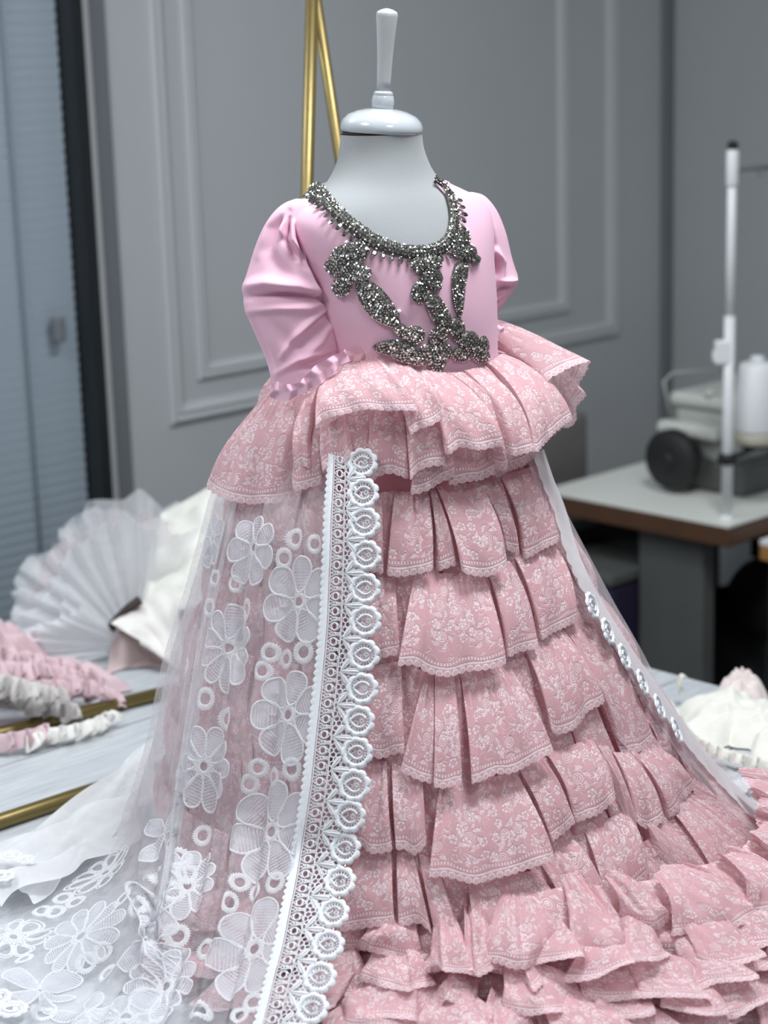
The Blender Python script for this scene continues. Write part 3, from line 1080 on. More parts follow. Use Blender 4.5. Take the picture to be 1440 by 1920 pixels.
rf = [
    (fold, [(898, 385), (905, 410), (915, 450), (920, 480)], 7, -0.007), (fold, [(908, 388), (925, 430), (938, 490)], 9, 0.003),
    (fold, [(892, 392), (900, 420), (896, 450)], 5, 0.006), (fold, [(885, 395), (886, 430), (890, 470)], 6, -0.006),
    (fold, [(896, 505), (925, 470), (938, 490), (940, 525)], 8, 0.006), (fold, [(900, 515), (925, 490), (930, 510)], 8, -0.008),
    (fold, [(938, 527), (955, 527), (970, 524)], 5, 0.005), (fold, [(935, 540), (955, 538), (968, 536)], 6, -0.004),
    (fold, [(895, 575), (925, 555), (958, 540)], 7, -0.006), (fold, [(892, 600), (915, 580), (940, 562)], 6, -0.005),
    (fold, [(893, 588), (920, 568), (950, 550)], 6, 0.004), (fold, [(896, 612), (925, 598), (936, 590)], 6, 0.003)]
rsl, RSV = sleeve('sleeve', RS, (2.345, 2.33), 0.75, rf, None)
for o in (lsl, rsl):
    md = o.modifiers.new('sub', 'SUBSURF')
    md.levels = md.render_levels = 1

# ================================================================== skirt core
SROWS = [(640, 600, 898), (700, 565, 925), (760, 530, 945), (850, 470, 975), (920, 440, 1002), (1000, 418, 1036), (1130, 384, 1106), (1210, 359, 1150),
         (1290, 338, 1196), (1350, 329, 1234), (1430, 320, 1288), (1500, 312, 1348), (1550, 306, 1408), (1590, 302, 1470), (1640, 298, 1545)]
_sk = []
for (py, xl, xr) in SROWS:
    A, B = on_y(xl, py, 2.29), on_y(xr, py, 2.29)
    _sk.append(((A[2] + B[2]) / 2, (A[0] + B[0]) / 2, (B[0] - A[0]) / 2))
_sk = np.array(_sk)[::-1]
_SKZ = _sk[:, 0]


def skc(z):
    cx = np.interp(z, _SKZ, _sk[:, 1])
    R_ = np.interp(z, _SKZ, _sk[:, 2])
    cy = np.interp(z, [ZT, ZT + 0.3, ZT + 0.6], [2.27, 2.285, 2.29])
    return cx, cy, R_


def cyl(th, z, dr=0.0):
    cx, cy, R_ = skc(z)
    return np.array([cx + (R_ + dr) * math.sin(th), cy - (R_ + dr) * math.cos(th), z])


def to_cyl(P):
    cx, cy, R_ = skc(P[2])
    dx, dy = P[0] - cx, P[1] - cy
    return math.atan2(dx, -dy), P[2], math.hypot(dx, dy) - R_


def skirt_f(dr, h, flare=0.0):
    def f(P):
        cx, cy, R_ = skc(P[..., 2])
        a = np.hypot(P[..., 0] - cx, P[..., 1] - cy) - (R_ + dr + flare * np.clip(ZT + 0.15 - P[..., 2], 0, 1))
        return np.minimum(a, P[..., 2] - (ZT + h))
    return f


def hit_skirt(px, py, dr=0.0, h=0.004, flare=0.0):
    P, ok = march(skirt_f(dr, h, flare), px, py)
    return P


# underskirt
zz = np.linspace(ZT + 0.004, ZT + 0.60, 40)
nu = 72
V = [cyl(2 * math.pi * i / nu, z, -0.012 + 0.004 * math.sin(9 * 2 * math.pi * i / nu + z * 9)) for i in range(nu) for z in zz]
mk('underskirt', V, grid_faces(nu, len(zz), True), 'under_pink', dress)


# ---- lace flounces
def ruffle(name, ctrl, mat='lace_pink', step_=0.0016, nv=22, bulge=0.01, closed=False, sub=None, scal=0.0026, uoff=0.0, parent=None, profile=1.0, crumple=0.0012, billow=0.0, pleat=0.0019, kind=None, label=None):
    """ctrl: list of (top point, hem point)"""
    T = np.array([c[0] for c in ctrl], float)
    H_ = np.array([c[1] for c in ctrl], float)
    both = cr(np.concatenate([T, H_], 1), 10, closed)
    if closed:
        both = np.concatenate([both, both[:1]])
    s, Hs, (Ts,) = arc_resample(both[:, 3:], step=step_, extra=(both[:, :3],))
    n = len(s)
    t = np.linspace(0, 1, nv)
    L = np.linalg.norm(Hs - Ts, axis=1)
    dirn = (Hs - Ts) / (L[:, None] + 1e-9)
    tangent = np.gradient(Hs, axis=0)
    tangent /= np.linalg.norm(tangent, axis=1)[:, None] + 1e-9
    cxy = np.array([skc(z)[:2] for z in Hs[:, 2]])
    out = np.zeros_like(Hs)
    out[:, :2] = Hs[:, :2] - cxy
    out /= np.linalg.norm(out, axis=1)[:, None] + 1e-9
    out = out * 0.8 + np.array([0, 0, 0.35])
    tt = t[None, :, None] ** profile
    V = Ts[:, None] * (1 - tt) + Hs[:, None] * tt
    bl = bulge * np.sin(np.pi * np.clip(t, 0, 1)) ** 0.8
    V += out[:, None] * bl[None, :, None]
    # crumple
    ph = nrg.uniform(0, 6.28, 6)
    cr1 = np.sin(s[:, None] * 95 + ph[0] + 5 * t[None]) * np.sin(s[:, None] * 37 + ph[1]) + 0.7 * np.sin(s[:, None] * 170 + ph[2] - 7 * t[None])
    V += out[:, None] * (crumple * cr1 * (0.3 + t[None]))[..., None]
    # soft pleats running down from the gathers
    wob_ = s + 0.012 * np.sin(s * 41 + ph[3])
    pl_ = np.sin(wob_[:, None] * 175 + ph[4]) + 0.6 * np.sin(wob_[:, None] * 290 + ph[5])
    env = (0.35 + 0.65 * np.sin(s * 23 + ph[1]))[:, None] * 0.5 + 0.5
    V += out[:, None] * (pleat * pl_ * env * (1.0 - 0.45 * t[None]))[..., None]
    V += out[:, None] * (pleat * 0.5 * np.sin(s[:, None] * 620 + ph[2]) * np.clip(1 - t[None] / 0.45, 0, 1))[..., None]
    if billow:
        for f1_, f2_ in ((17, 4), (31, -6), (53, 9)):
            pa, pb_ = nrg.uniform(0, 6.28, 2)
            wv_ = np.sin(s[:, None] * f1_ + pa + f2_ * t[None]) * np.sin(2.2 * t[None] + pb_ + s[:, None] * 5)
            V += (out[:, None] * 0.6 + tangent[:, None] * 0.7 + Z * 0.7) * (billow * 17 / f1_ ** 0.8 / 2 * wv_ * (0.2 + t[None]))[..., None] * 0.35
    # scalloped edge
    sc = scal * np.abs(np.sin(np.pi * (s + uoff) / 0.0088)) ** 0.7
    wgt = np.clip((t - 0.93) / 0.07, 0, 1)
    V += dirn[:, None] * (sc[:, None] * wgt[None])[..., None]
    V[..., 2] = np.maximum(V[..., 2], ZT + 0.002)
    uv = np.stack([np.broadcast_to((s + uoff)[:, None], (n, nv)), (1 - t)[None] * L[:, None]], -1)
    return mk(name, V.reshape(-1, 3), grid_faces(n, nv), mat, parent or dress, uv=uv.reshape(-1, 2), kind=kind, label=label)


def panel_ctrl(hem_px, top_px, dr, tdr=0.010, under=0.028, h=0.006, inx=0.22):
    """one lace panel seen from the front, its two sides turned under"""
    H_ = [hit_skirt(x, y, dr, h) for x, y in hem_px]
    (x0, y0), (x1, y1) = top_px
    n = len(H_)
    T_ = [hit_skirt(x0 + (x1 - x0) * i / (n - 1), y0 + (y1 - y0) * i / (n - 1), tdr, h) for i in range(n)]
    out = []
    tl, zl, rl = to_cyl(H_[0])
    tr_, zr, rr = to_cyl(H_[-1])
    w = tr_ - tl
    def under_pt(P, Q, sgn):
        th, z, r = to_cyl(P)
        Pu = cyl(th + sgn * inx * w, max(z + 0.004, ZT + 0.003), r - under)
        th2, z2, r2 = to_cyl(Q)
        Qu = cyl(th2 + sgn * 0.05 * w, z2, r2 - 0.004)
        return (Qu, Pu)
    out.append(under_pt(H_[0], T_[0], 1))
    # soft round on panel corner
    for i in range(n):
        out.append((T_[i], H_[i]))
    out.append(under_pt(H_[-1], T_[-1], -1))
    return out


def proc_ctrl(th0, th1, ztop, zhem, dr, n, under=0.026, jit=0.010):
    """generic panels between two angles"""
    out = []
    if th1 <= th0:
        return out
    w = (th1 - th0) / n
    for i in range(n):
        a = th0 + i * w + rng.uniform(-.1, .1) * w
        b = a + w * rng.uniform(0.85, 1.1)
        d = dr + rng.uniform(-.006, .006)
        zj = zhem + rng.uniform(-jit, jit)
        ta = th0 + i * w
        tb = ta + w * 0.9
        out.append((cyl(ta, ztop, 0.004), cyl(a + 0.25 * w, max(zj + 0.006, ZT + .003), d - under)))
        for q in (0, 0.33, 0.66, 1):
            out.append((cyl(ta + (tb - ta) * q, ztop, 0.010), cyl(a + (b - a) * q, max(zj - 0.006 * math.sin(math.pi * q) + rng.uniform(-.002, .002), ZT + .003), d + 0.006 * math.sin(math.pi * q))))
        out.append((cyl(tb, ztop, 0.004), cyl(b - 0.25 * w, max(zj + 0.006, ZT + .003), d - under)))
    return out


def tier(name, panels, dr, ztop=None, n_left=8, n_right=5, th_left=-3.6, th_right=2.5, **kw):
    ctrl = []
    for k_, pn in enumerate(panels):
        hem, top = pn[0], pn[1]
        xm = sum(q[0] for q in hem) / len(hem)
        d = dr * (1 - 0.65 * min(1, max(0, (xm - 900) / 250))) + (pn[2] if len(pn) > 2 else 0.0)
        ctrl += panel_ctrl(hem, top, d + 0.005, tdr=kw.get('tdr', 0.010))
    tl = to_cyl(ctrl[0][1])[0]
    tr_ = to_cyl(ctrl[-1][1])[0]
    zh = float(np.mean([c[1][2] for c in ctrl]))
    ztp = float(np.mean([c[0][2] for c in ctrl]))
    ttl = to_cyl(ctrl[0][0])[0]
    L_ = proc_ctrl(-2.9, min(tl, ttl) - 0.02, ztp, zh, -0.006, n_left, under=0.014)
    R_ = proc_ctrl(max(tr_, to_cyl(ctrl[-1][0])[0]) + 0.02, 2.9, ztp, zh, 0.004, n_right, under=0.014)
    ruffle('lace_underlayer', proc_ctrl(-1.3, 1.7, ztp - 0.02, max(zh - 0.028, ZT + 0.02), 0.0, 15, under=0.012), nv=16, bulge=0.004, uoff=rng.uniform(0, 1))
    return ruffle(name, L_ + ctrl + R_, nv=kw.get('nv', 22), bulge=kw.get('bulge', 0.010), uoff=rng.uniform(0, 1))


T1 = [([(640, 1055), (665, 1066), (694, 1069), (719, 1071)], ((655, 925), (717, 925))),
      ([(725, 1073), (752, 1078), (794, 1071), (812, 1062)], ((740, 921), (803, 923)), .004),
      ([(820, 1066), (838, 1062), (854, 1054)], ((806, 918), (815, 916)), -.004),
      ([(867, 1071), (898, 1078), (925, 1075), (950, 1058)], ((818, 912), (898, 904)), .010),
      ([(948, 1026), (958, 1030), (973, 1033)], ((896, 902), (925, 898)), .0),
      ([(986, 1043), (1015, 1029), (1048, 1009)], ((940, 892), (1010, 872)), .004)]
T2 = [([(650, 1238), (690, 1240), (728, 1228), (750, 1221)], ((670, 1080), (740, 1084))),
      ([(746, 1244), (777, 1245), (807, 1260), (840, 1266), (877, 1256), (911, 1253), (948, 1240)], ((777, 1075), (905, 1075)), .012),
      ([(951, 1229), (973, 1220), (1010, 1209)], ((915, 1070), (955, 1050)), .004),
      ([(1013, 1196), (1036, 1184), (1080, 1160)], ((965, 1042), (1036, 1020)), .002)]
T3 = [([(650, 1425), (690, 1417), (716, 1419), (738, 1411), (759, 1405)], ((680, 1250), (752, 1240)), -.004),
      ([(752, 1441), (771, 1453), (793, 1462), (812, 1464)], ((798, 1262), (813, 1262)), .004),
      ([(813, 1470), (832, 1475), (850, 1470), (866, 1463)], ((815, 1264), (851, 1264)), .014),
      ([(884, 1465), (905, 1460), (930, 1449), (955, 1448), (980, 1438), (1010, 1420), (1038, 1405)], ((863, 1262), (948, 1240)), .014),
      ([(1030, 1363), (1048, 1374), (1082, 1360), (1100, 1333), (1131, 1312)], ((982, 1214), (1050, 1178)), .008),
      ([(1150, 1375), (1172, 1398), (1193, 1410), (1223, 1384)], ((1066, 1190), (1115, 1165)), -.004)]
T4 = [([(640, 1590), (676, 1584), (698, 1597), (735, 1590)], ((672, 1430), (725, 1428))),
      ([(742, 1588), (760, 1590), (779, 1600), (800, 1575)], ((735, 1430), (790, 1440)), -.002),
      ([(804, 1640), (838, 1641), (868, 1650), (893, 1654), (925, 1645), (965, 1635), (1005, 1621), (1038, 1606)], ((824, 1468), (968, 1450)), .014),
      ([(1032, 1574), (1045, 1568), (1060, 1556), (1076, 1535)], ((974, 1446), (1014, 1417)), .004),
      ([(1078, 1537), (1102, 1531), (1126, 1521), (1152, 1488)], ((1024, 1412), (1108, 1385)), .008),
      ([(1155, 1500), (1178, 1550), (1200, 1585)], ((1118, 1395), (1140, 1398)), -.004),
      ([(1195, 1541), (1218, 1551), (1242, 1530)], ((1150, 1410), (1180, 1412)), .006),
      ([(1255, 1530), (1280, 1500), (1300, 1470)], ((1190, 1415), (1230, 1400)), .002)]
T5 = [([(630, 1745), (662, 1740), (700, 1735), (740, 1727)], ((672, 1590), (735, 1592))),
      ([(748, 1735), (784, 1728), (810, 1748)], ((745, 1595), (775, 1600)), -.002),
      ([(815, 1750), (840, 1763), (866, 1768)], ((785, 1600), (815, 1610)), .002),
      ([(890, 1778), (927, 1790), (950, 1788), (980, 1775), (1015, 1763), (1052, 1752), (1078, 1738)], ((876, 1650), (1004, 1632)), .012),
      ([(1062, 1720), (1093, 1703), (1118, 1690), (1137, 1676)], ((1013, 1616), (1075, 1572)), .006),
      ([(1134, 1702), (1162, 1684), (1198, 1660), (1216, 1626)], ((1096, 1560), (1170, 1520)), .004),
      ([(1230, 1600), (1262, 1630), (1300, 1655), (1350, 1664)], ((1190, 1520), (1230, 1530)), .0),
      ([(1345, 1660), (1385, 1645), (1425, 1610), (1455, 1575)], ((1250, 1510), (1310, 1480)), .0)]
TOP = ([(0, 0)],)
tier('lace_tier', T1, 0.018, n_left=9, n_right=5)
tier('lace_tier', T2, 0.020, n_left=10, n_right=6)
tier('lace_tier', T3, 0.022, n_left=11, n_right=6)
tier('lace_tier', T4, 0.024, n_left=12, n_right=5)
tier('lace_tier', T5, 0.026, n_left=12, n_right=5)


# ---- flounces puddled on the table
def puddle(name, k0, k1, z0, z1, th0, th1, n, seed, R0f, R1f, lift=0.022):
    r2 = random.Random(seed)
    cx, cy, _ = skc(ZT + 0.02)
    ctrl = []
    cuts = [th0]
    while cuts[-1] < th1:
        cuts.append(cuts[-1] + (th1 - th0) / n * r2.uniform(0.55, 1.6))
    def pt(th, R_, z):
        return np.array([cx + R_ * math.sin(th), cy - R_ * math.cos(th), z])
    for i in range(len(cuts) - 1):
        a, b = cuts[i], cuts[i + 1]
        w = b - a
        mid = (a + b) / 2
        fat = r2.uniform(0.95, 1.35)
        a2, b2 = mid - w * fat / 2, mid + w * fat / 2
        Rm = R1f(mid) * r2.uniform(0.93, 1.07)
        Rt = R0f(mid)
        hgt = ZT + z1 + r2.uniform(0, lift)
        skew = r2.uniform(-.45, .45) * w
        peak = r2.uniform(0.006, 0.03)
        asym = r2.uniform(-.2, .2)
        for q, rr, zz_ in ((0.30, 0.90, -.010), (0.0, 0.955, 0.002), (0.22, 1.01, 0.7), (0.5 + asym, 1.04, 1.0), (0.78, 1.01, 0.6), (1.0, 0.955, 0.002), (0.72, 0.90, -.010)):
            zp = zz_ if abs(zz_) < 0.05 else zz_ * peak
            kz = float(np.interp(mid, [-0.4, 0.3], [0.6, 1.0]))
            z_ = max(ZT + (hgt - ZT + zp) * kz + r2.uniform(-.003, .003), ZT + 0.004)
            Tp = pt(a + (0.24 + q * 0.52) * w, Rt * r2.uniform(0.985, 1.015), ZT + z0 * kz + r2.uniform(-.006, .006) + (0.004 if zp > 0 else -0.004))
            ctrl.append((Tp, pt(a2 + (b2 - a2) * q + skew, Rm * rr * r2.uniform(0.985, 1.015), z_)))
    return ruffle(name, ctrl, step_=0.0018, nv=22, bulge=r2.uniform(0.012, 0.022), uoff=r2.uniform(0, 1), crumple=0.0024, billow=0.016)


def rad(l, f, rt):
    return lambda th: float(np.interp(th, [-2.6, -1.2, -0.5, 0.2, 0.9, 1.35, 1.7, 2.6], [l, l, (l + f) / 2, f, (f + rt) / 2 + .05, rt, rt - .03, rt - .05]))


puddle('lace_tier', 0, 0, 0.115, 0.060, -0.95, 1.45, 16, 3, rad(.325, .335, .345), rad(.375, .41, .415))
puddle('lace_tier', 0, 0, 0.085, 0.044, -1.1, 1.40, 18, 5, rad(.335, .36, .365), rad(.39, .445, .435))
puddle('lace_tier', 0, 0, 0.062, 0.030, -1.1, 1.36, 18, 8, rad(.35, .39, .38), rad(.40, .48, .45))
puddle('lace_tier', 0, 0, 0.042, 0.018, -1.1, 1.32, 18, 10, rad(.36, .42, .395), rad(.42, .515, .455))
puddle('lace_tier', 0, 0, 0.026, 0.006, -1.0, 1.28, 17, 12, rad(.37, .45, .41), rad(.43, .555, .465), 0.012)


# ---- peplum at the waist: two lace layers
def pep_ctrl(panels):
    ctrl = []
    for hem, top, dr, und in panels:
        ctrl += panel_ctrl(hem, top, dr, tdr=0.014, under=und, inx=0.16)
    return ctrl


WA = lambda x: 0  # noqa
P_low = [([(548, 905), (560, 918), (585, 910), (603, 902)], ((600, 735), (622, 718)), .030, .02),
         ([(606, 884), (622, 866), (645, 868), (658, 852)], ((612, 720), (650, 706)), .050, .03),
         ([(648, 862), (668, 872), (690, 858), (704, 840)], ((650, 712), (690, 700)), .036, .03),
         ([(690, 905), (712, 890), (738, 886), (766, 896)], ((700, 706), (748, 704)), .034, .03),
         ([(768, 898), (785, 880), (808, 872), (836, 868)], ((750, 708), (792, 710)), .048, .035),
         ([(772, 922), (800, 918), (826, 902), (852, 888)], ((780, 712), (816, 712)), .034, .03),
         ([(842, 905), (872, 902), (905, 896), (944, 872)], ((820, 712), (872, 706)), .030, .03),
         ([(930, 892), (955, 880), (985, 868), (1003, 846)], ((880, 704), (925, 692)), .026, .02)]
P_top = [([(552, 880), (566, 870), (580, 874)], ((596, 712), (612, 700)), .040, .03),
         ([(596, 800), (606, 786), (640, 776), (690, 766), (740, 769), (782, 766)], ((622, 684), (706, 668)), .078, .05),
         ([(768, 812), (785, 802), (812, 794), (832, 772)], ((712, 672), (760, 684)), .070, .05),
         ([(838, 850), (862, 836), (893, 842), (918, 838), (940, 830)], ((776, 692), (838, 698)), .064, .05),
         ([(944, 880), (952, 866), (962, 848)], ((842, 698), (866, 698)), .050, .04),
         ([(958, 850), (976, 850), (996, 840)], ((872, 694), (904, 688)), .066, .05),
         ([(1000, 846), (1024, 826), (1046, 802), (1062, 784)], ((912, 682), (940, 664)), .070, .05)]
ctrl = pep_ctrl(P_low)
tl = to_cyl(ctrl[0][1])[0]
tr_ = to_cyl(ctrl[-1][1])[0]
zh = ctrl[len(ctrl) // 2][1][2]
zt_ = ctrl[len(ctrl) // 2][0][2]
ctrl = proc_ctrl(-2.9, min(tl, to_cyl(ctrl[0][0])[0]) - .03, zt_, zh + 0.01, 0.004, 7, under=0.02) + ctrl + proc_ctrl(max(tr_, to_cyl(ctrl[-1][0])[0]) + .03, 2.9, zt_, zh + 0.02, 0.004, 5, under=0.02)
ruffle('peplum_layer', ctrl, nv=26, bulge=0.016, uoff=0.3, crumple=0.0016)
ctrl = pep_ctrl(P_top)
tl = to_cyl(ctrl[0][1])[0]
tr_ = to_cyl(ctrl[-1][1])[0]
zh = ctrl[len(ctrl) // 2][1][2]
zt_ = ctrl[len(ctrl) // 2][0][2]
ctrl = proc_ctrl(-2.9, min(tl, to_cyl(ctrl[0][0])[0]) - .03, zt_, zh, 0.012, 6, under=0.03) + ctrl + proc_ctrl(max(tr_, to_cyl(ctrl[-1][0])[0]) + .05, 2.9, zt_, zh + 0.02, 0.02, 5, under=0.03)
ruffle('peplum_layer', ctrl, nv=30, bulge=0.022, uoff=0.8, crumple=0.0018)
# gathered waist frill
wl = [hit_skirt(x, y, 0.012) for x, y in ((606, 700), (640, 676), (690, 668), (740, 686), (800, 696), (860, 696), (905, 684), (935, 664))]


# ---- lace falls of the sleeves (closed, waved cones)
def cone_fall(name, cpx, cr_px, hem_px, depth, yc, yh, waves, seed, inner=0.0, back=1.0):
    """cuff ring centre+radius in px, hem ring: list of px for its near half, mirrored to the far side"""
    r2 = random.Random(seed)
    n = len(hem_px)
    near = []
    for i, (x, y) in enumerate(hem_px):
        q = i / (n - 1)
        bow = math.sin(math.pi * q)
        near.append(on_y(x, y, yh - depth * bow + waves * (1 if i % 2 else -1)))
    far = []
    m_ = 9
    A, B = near[-1], near[0]
    for i in range(1, m_):
        q = i / m_
        P = A + (B - A) * q
        P = P + np.array([0, depth * back * math.sin(math.pi * q) + waves * (1 if i % 2 else -1), 0.012 * math.sin(math.pi * q)])
        far.append(P)
    hem = near + far
    tot = len(hem)
    top = []
    c = on_y(cpx[0], cpx[1], yc)
    ux = on_y(cpx[0] + cr_px[0], cpx[1] + cr_px[1], yc) - c
    R_ = np.linalg.norm(ux)
    for i in range(tot):
        if i < n:
            a = math.pi * (1 - i / (n - 1))
        else:
            a = -math.pi * (i - n + 1) / (tot - n + 1)
        top.append(c + ux * math.cos(a) + np.array([0, -R_ * 0.75 * math.sin(a), 0]))
    return ruffle(name, list(zip(top, hem)), nv=24, bulge=0.010, closed=True, uoff=r2.uniform(0, 1), crumple=0.0016)


cone_fall('sleeve_fall', (578, 716), (66, -10), [(388, 906), (402, 922), (432, 936), (470, 942), (510, 941), (548, 934), (556, 928), (566, 912), (585, 915), (600, 905), (612, 890)], 0.055, 2.215, 2.20, 0.004, 21)
HR = [(1006, 838, 2.29), (1034, 817, 2.26), (1061, 786, 2.25), (1044, 750, 2.25), (1026, 714, 2.255), (1046, 699, 2.26), (1075, 684, 2.275), (1101, 678, 2.30),
      (1094, 700, 2.345), (1083, 722, 2.36), (1097, 738, 2.38), (1080, 762, 2.40), (1074, 794, 2.41), (1052, 800, 2.43), (1035, 790, 2.44), (1015, 800, 2.42), (1000, 820, 2.36)]
cuff_c = on_y(922, 618, 2.325)
tops = []
for i in range(len(HR)):
    a = math.radians(235) - 2 * math.pi * i / len(HR)
    tops.append(cuff_c + np.array([0.020 * math.cos(a), 0.016 * -math.sin(a) * 0.6, 0.013 * math.sin(a)]))
ruffle('sleeve_fall', [(t_, on_y(x, y, d_)) for t_, (x, y, d_) in zip(tops, HR)], nv=26, bulge=0.006, closed=True, uoff=0.4, crumple=0.0012)


# gathered cuff frills
def frill(name, path_px, yfun, half_px, waves, seed, mat='satin_pink'):
    r2 = random.Random(seed)
    P = cr([on_y(x, y, yfun(i / (len(path_px) - 1))) for i, (x, y) in enumerate(path_px)], 24)
    s, P, _ = arc_resample(P, step=0.0011)
    n = len(P)
    tan = np.gradient(P, axis=0)
    tan /= np.linalg.norm(tan, axis=1)[:, None]
    up = np.cross(tan, [0, 1.0, 0])
    up /= np.linalg.norm(up, axis=1)[:, None]
    nv_ = 11
    V = np.zeros((n, nv_, 3))
    ph = np.cumsum(nrg.uniform(0.22, 0.48, n))
    for j in range(nv_):
        q = j / (nv_ - 1) * 2 - 1
        amp = 0.0020 + 0.0012 * abs(q)
        V[:, j] = P + up * (q * half_px * U * (1 + 0.22 * np.sin(ph * 0.37)[:, None])) + np.array([0, -1, 0]) * (amp * np.sin(ph + 1.6 * q * (1 if q > 0 else -1)))[:, None] + tan * (0.0014 * abs(q) * np.cos(ph))[:, None] - np.array([0, 1, 0]) * 0.006
    return mk(name, V.reshape(-1, 3), grid_faces(n, nv_), mat, dress)


frill('cuff_frill', [(508, 726), (530, 734), (558, 728), (584, 712), (606, 694), (630, 676), (652, 664)], lambda q: 2.168 - 0.012 * math.sin(math.pi * q), 13, 1, 4)
frill('cuff_frill', [(640, 672), (668, 664), (694, 662)], lambda q: 2.19, 9, 1, 6, 'lace_pink')
frill('cuff_frill', [(896, 628), (918, 622), (944, 614)], lambda q: 2.30, 8, 1, 7)

# ================================================================== crystal work
GEM_V = np.array([(0, 0, 1.0), (.9, 0, .35), (.45, .78, .35), (-.45, .78, .35), (-.9, 0, .35), (-.45, -.78, .35), (.45, -.78, .35), (0, 0, -.4)])
GEM_F = [(0, 1, 2), (0, 2, 3), (0, 3, 4), (0, 4, 5), (0, 5, 6), (0, 6, 1), (7, 2, 1), (7, 3, 2), (7, 4, 3), (7, 5, 4), (7, 6, 5), (7, 1, 6)]


def frame_at(P):
    """outward normal and tangents on the torso near P"""
    psi = torso_psi(P)
    z = P[2]
    a = tpt(psi - 0.02, z)
    b = tpt(psi + 0.02, z)
    c = tpt(psi, z - 0.004)
    d = tpt(psi, z + 0.004)
    tx = b - a
    tx /= np.linalg.norm(tx)
    tz = d - c
    tz /= np.linalg.norm(tz)
    n = np.cross(tx, tz)
    n /= np.linalg.norm(n)
    return tx, tz, n


def gems(name, spots, parent, mat='crystal'):
    V, F = [], []
    for P, (tx, tz, n), r in spots:
        a = rng.uniform(0, 6.28)
        ti = rng.uniform(-.35, .35)
        n2 = n + tx * ti + tz * rng.uniform(-.35, .35)
        n2 /= np.linalg.norm(n2)
        x = tx * math.cos(a) + tz * math.sin(a)
        x -= n2 * np.dot(x, n2)
        x /= np.linalg.norm(x)
        y = np.cross(n2, x)
        b = len(V)
        el = rng.uniform(0.9, 1.3)
        for g in GEM_V:
            V.append(P + r * (x * g[0] * el + y * g[1] + n2 * g[2] * 0.85))
        F += [tuple(b + i for i in f_) for f_ in GEM_F]
    return mk(name, V, np.array(F), mat, parent, smooth=False, kind='stuff')


def in_poly(x, y, poly):
    c = False
    n = len(poly)
    j = n - 1
    for i in range(n):
        xi, yi = poly[i]
        xj, yj = poly[j]
        if (yi > y) != (yj > y) and x < (xj - xi) * (y - yi) / (yj - yi) + xi:
            c = not c
        j = i
    return c


def blob(cx, cy, rx, ry, ang=0, n=20):
    a = math.radians(ang)
    return [(cx + rx * math.cos(t) * math.cos(a) - ry * math.sin(t) * math.sin(a), cy + rx * math.cos(t) * math.sin(a) + ry * math.sin(t) * math.cos(a)) for t in np.linspace(0, 2 * math.pi, n, endpoint=False)]


def applique(polys, label):
    """polys: list of px outlines; one padded backing + set crystals for each petal"""
    root = None
    for poly in polys:
        P2 = cr(np.array(poly, float), 3, True)
        cxp, cyp = P2.mean(0)
        n = len(P2)
        rings = [(0.0, 0.0105), (0.55, 0.0100), (0.86, 0.0085), (1.0, 0.006), (1.03, 0.0035)]
        V = []
        for q, off in rings:
            for (x, y) in P2:
                V.append(hit_torso(cxp + (x - cxp) * q, cyp + (y - cyp) * q, off))
        F = [(k_ * n + i, k_ * n + (i + 1) % n, (k_ + 1) * n + (i + 1) % n, (k_ + 1) * n + i) for k_ in range(len(rings) - 1) for i in range(n)]
        if root is None:
            root = mk('crystal_applique', V, F, 'crystal_base', dress, label=label)
        else:
            mk('petal_backing', V, F, 'crystal_base', root)
        spots = []
        x0, x1 = P2[:, 0].min(), P2[:, 0].max()
        y0, y1 = P2[:, 1].min(), P2[:, 1].max()
        pl = [tuple(q) for q in P2]
        # rim row
        d = np.concatenate([[0], np.cumsum(np.linalg.norm(np.diff(np.vstack([P2, P2[:1]]), axis=0), axis=1))])
        m_ = int(d[-1] / 4.6)
        PP = np.vstack([P2, P2[:1]])
        for s_ in np.linspace(0, d[-1], m_, endpoint=False):
            x, y = np.interp(s_, d, PP[:, 0]), np.interp(s_, d, PP[:, 1])
            x, y = cxp + (x - cxp) * 0.95, cyp + (y - cyp) * 0.95
            P = hit_torso(x, y, 0.0075)
            spots.append((P, frame_at(P), 2.4 * U * rng.uniform(.85, 1.15)))
        yy = y0
        row = 0
        while yy < y1:
            xx = x0 + (3.2 if row % 2 else 0)
            while xx < x1:
                x, y = xx + rng.uniform(-1.2, 1.2), yy + rng.uniform(-1.2, 1.2)
                if in_poly(cxp + (x - cxp) / 0.88, cyp + (y - cyp) / 0.88, pl):
                    P = hit_torso(x, y, 0.0102)
                    spots.append((P, frame_at(P), (2.7 if rng.random() < .75 else 4.0) * U * rng.uniform(.9, 1.15)))
                xx += 6.2
            yy += 5.4
            row += 1
        gems('crystal_setting', spots, root)
    return root


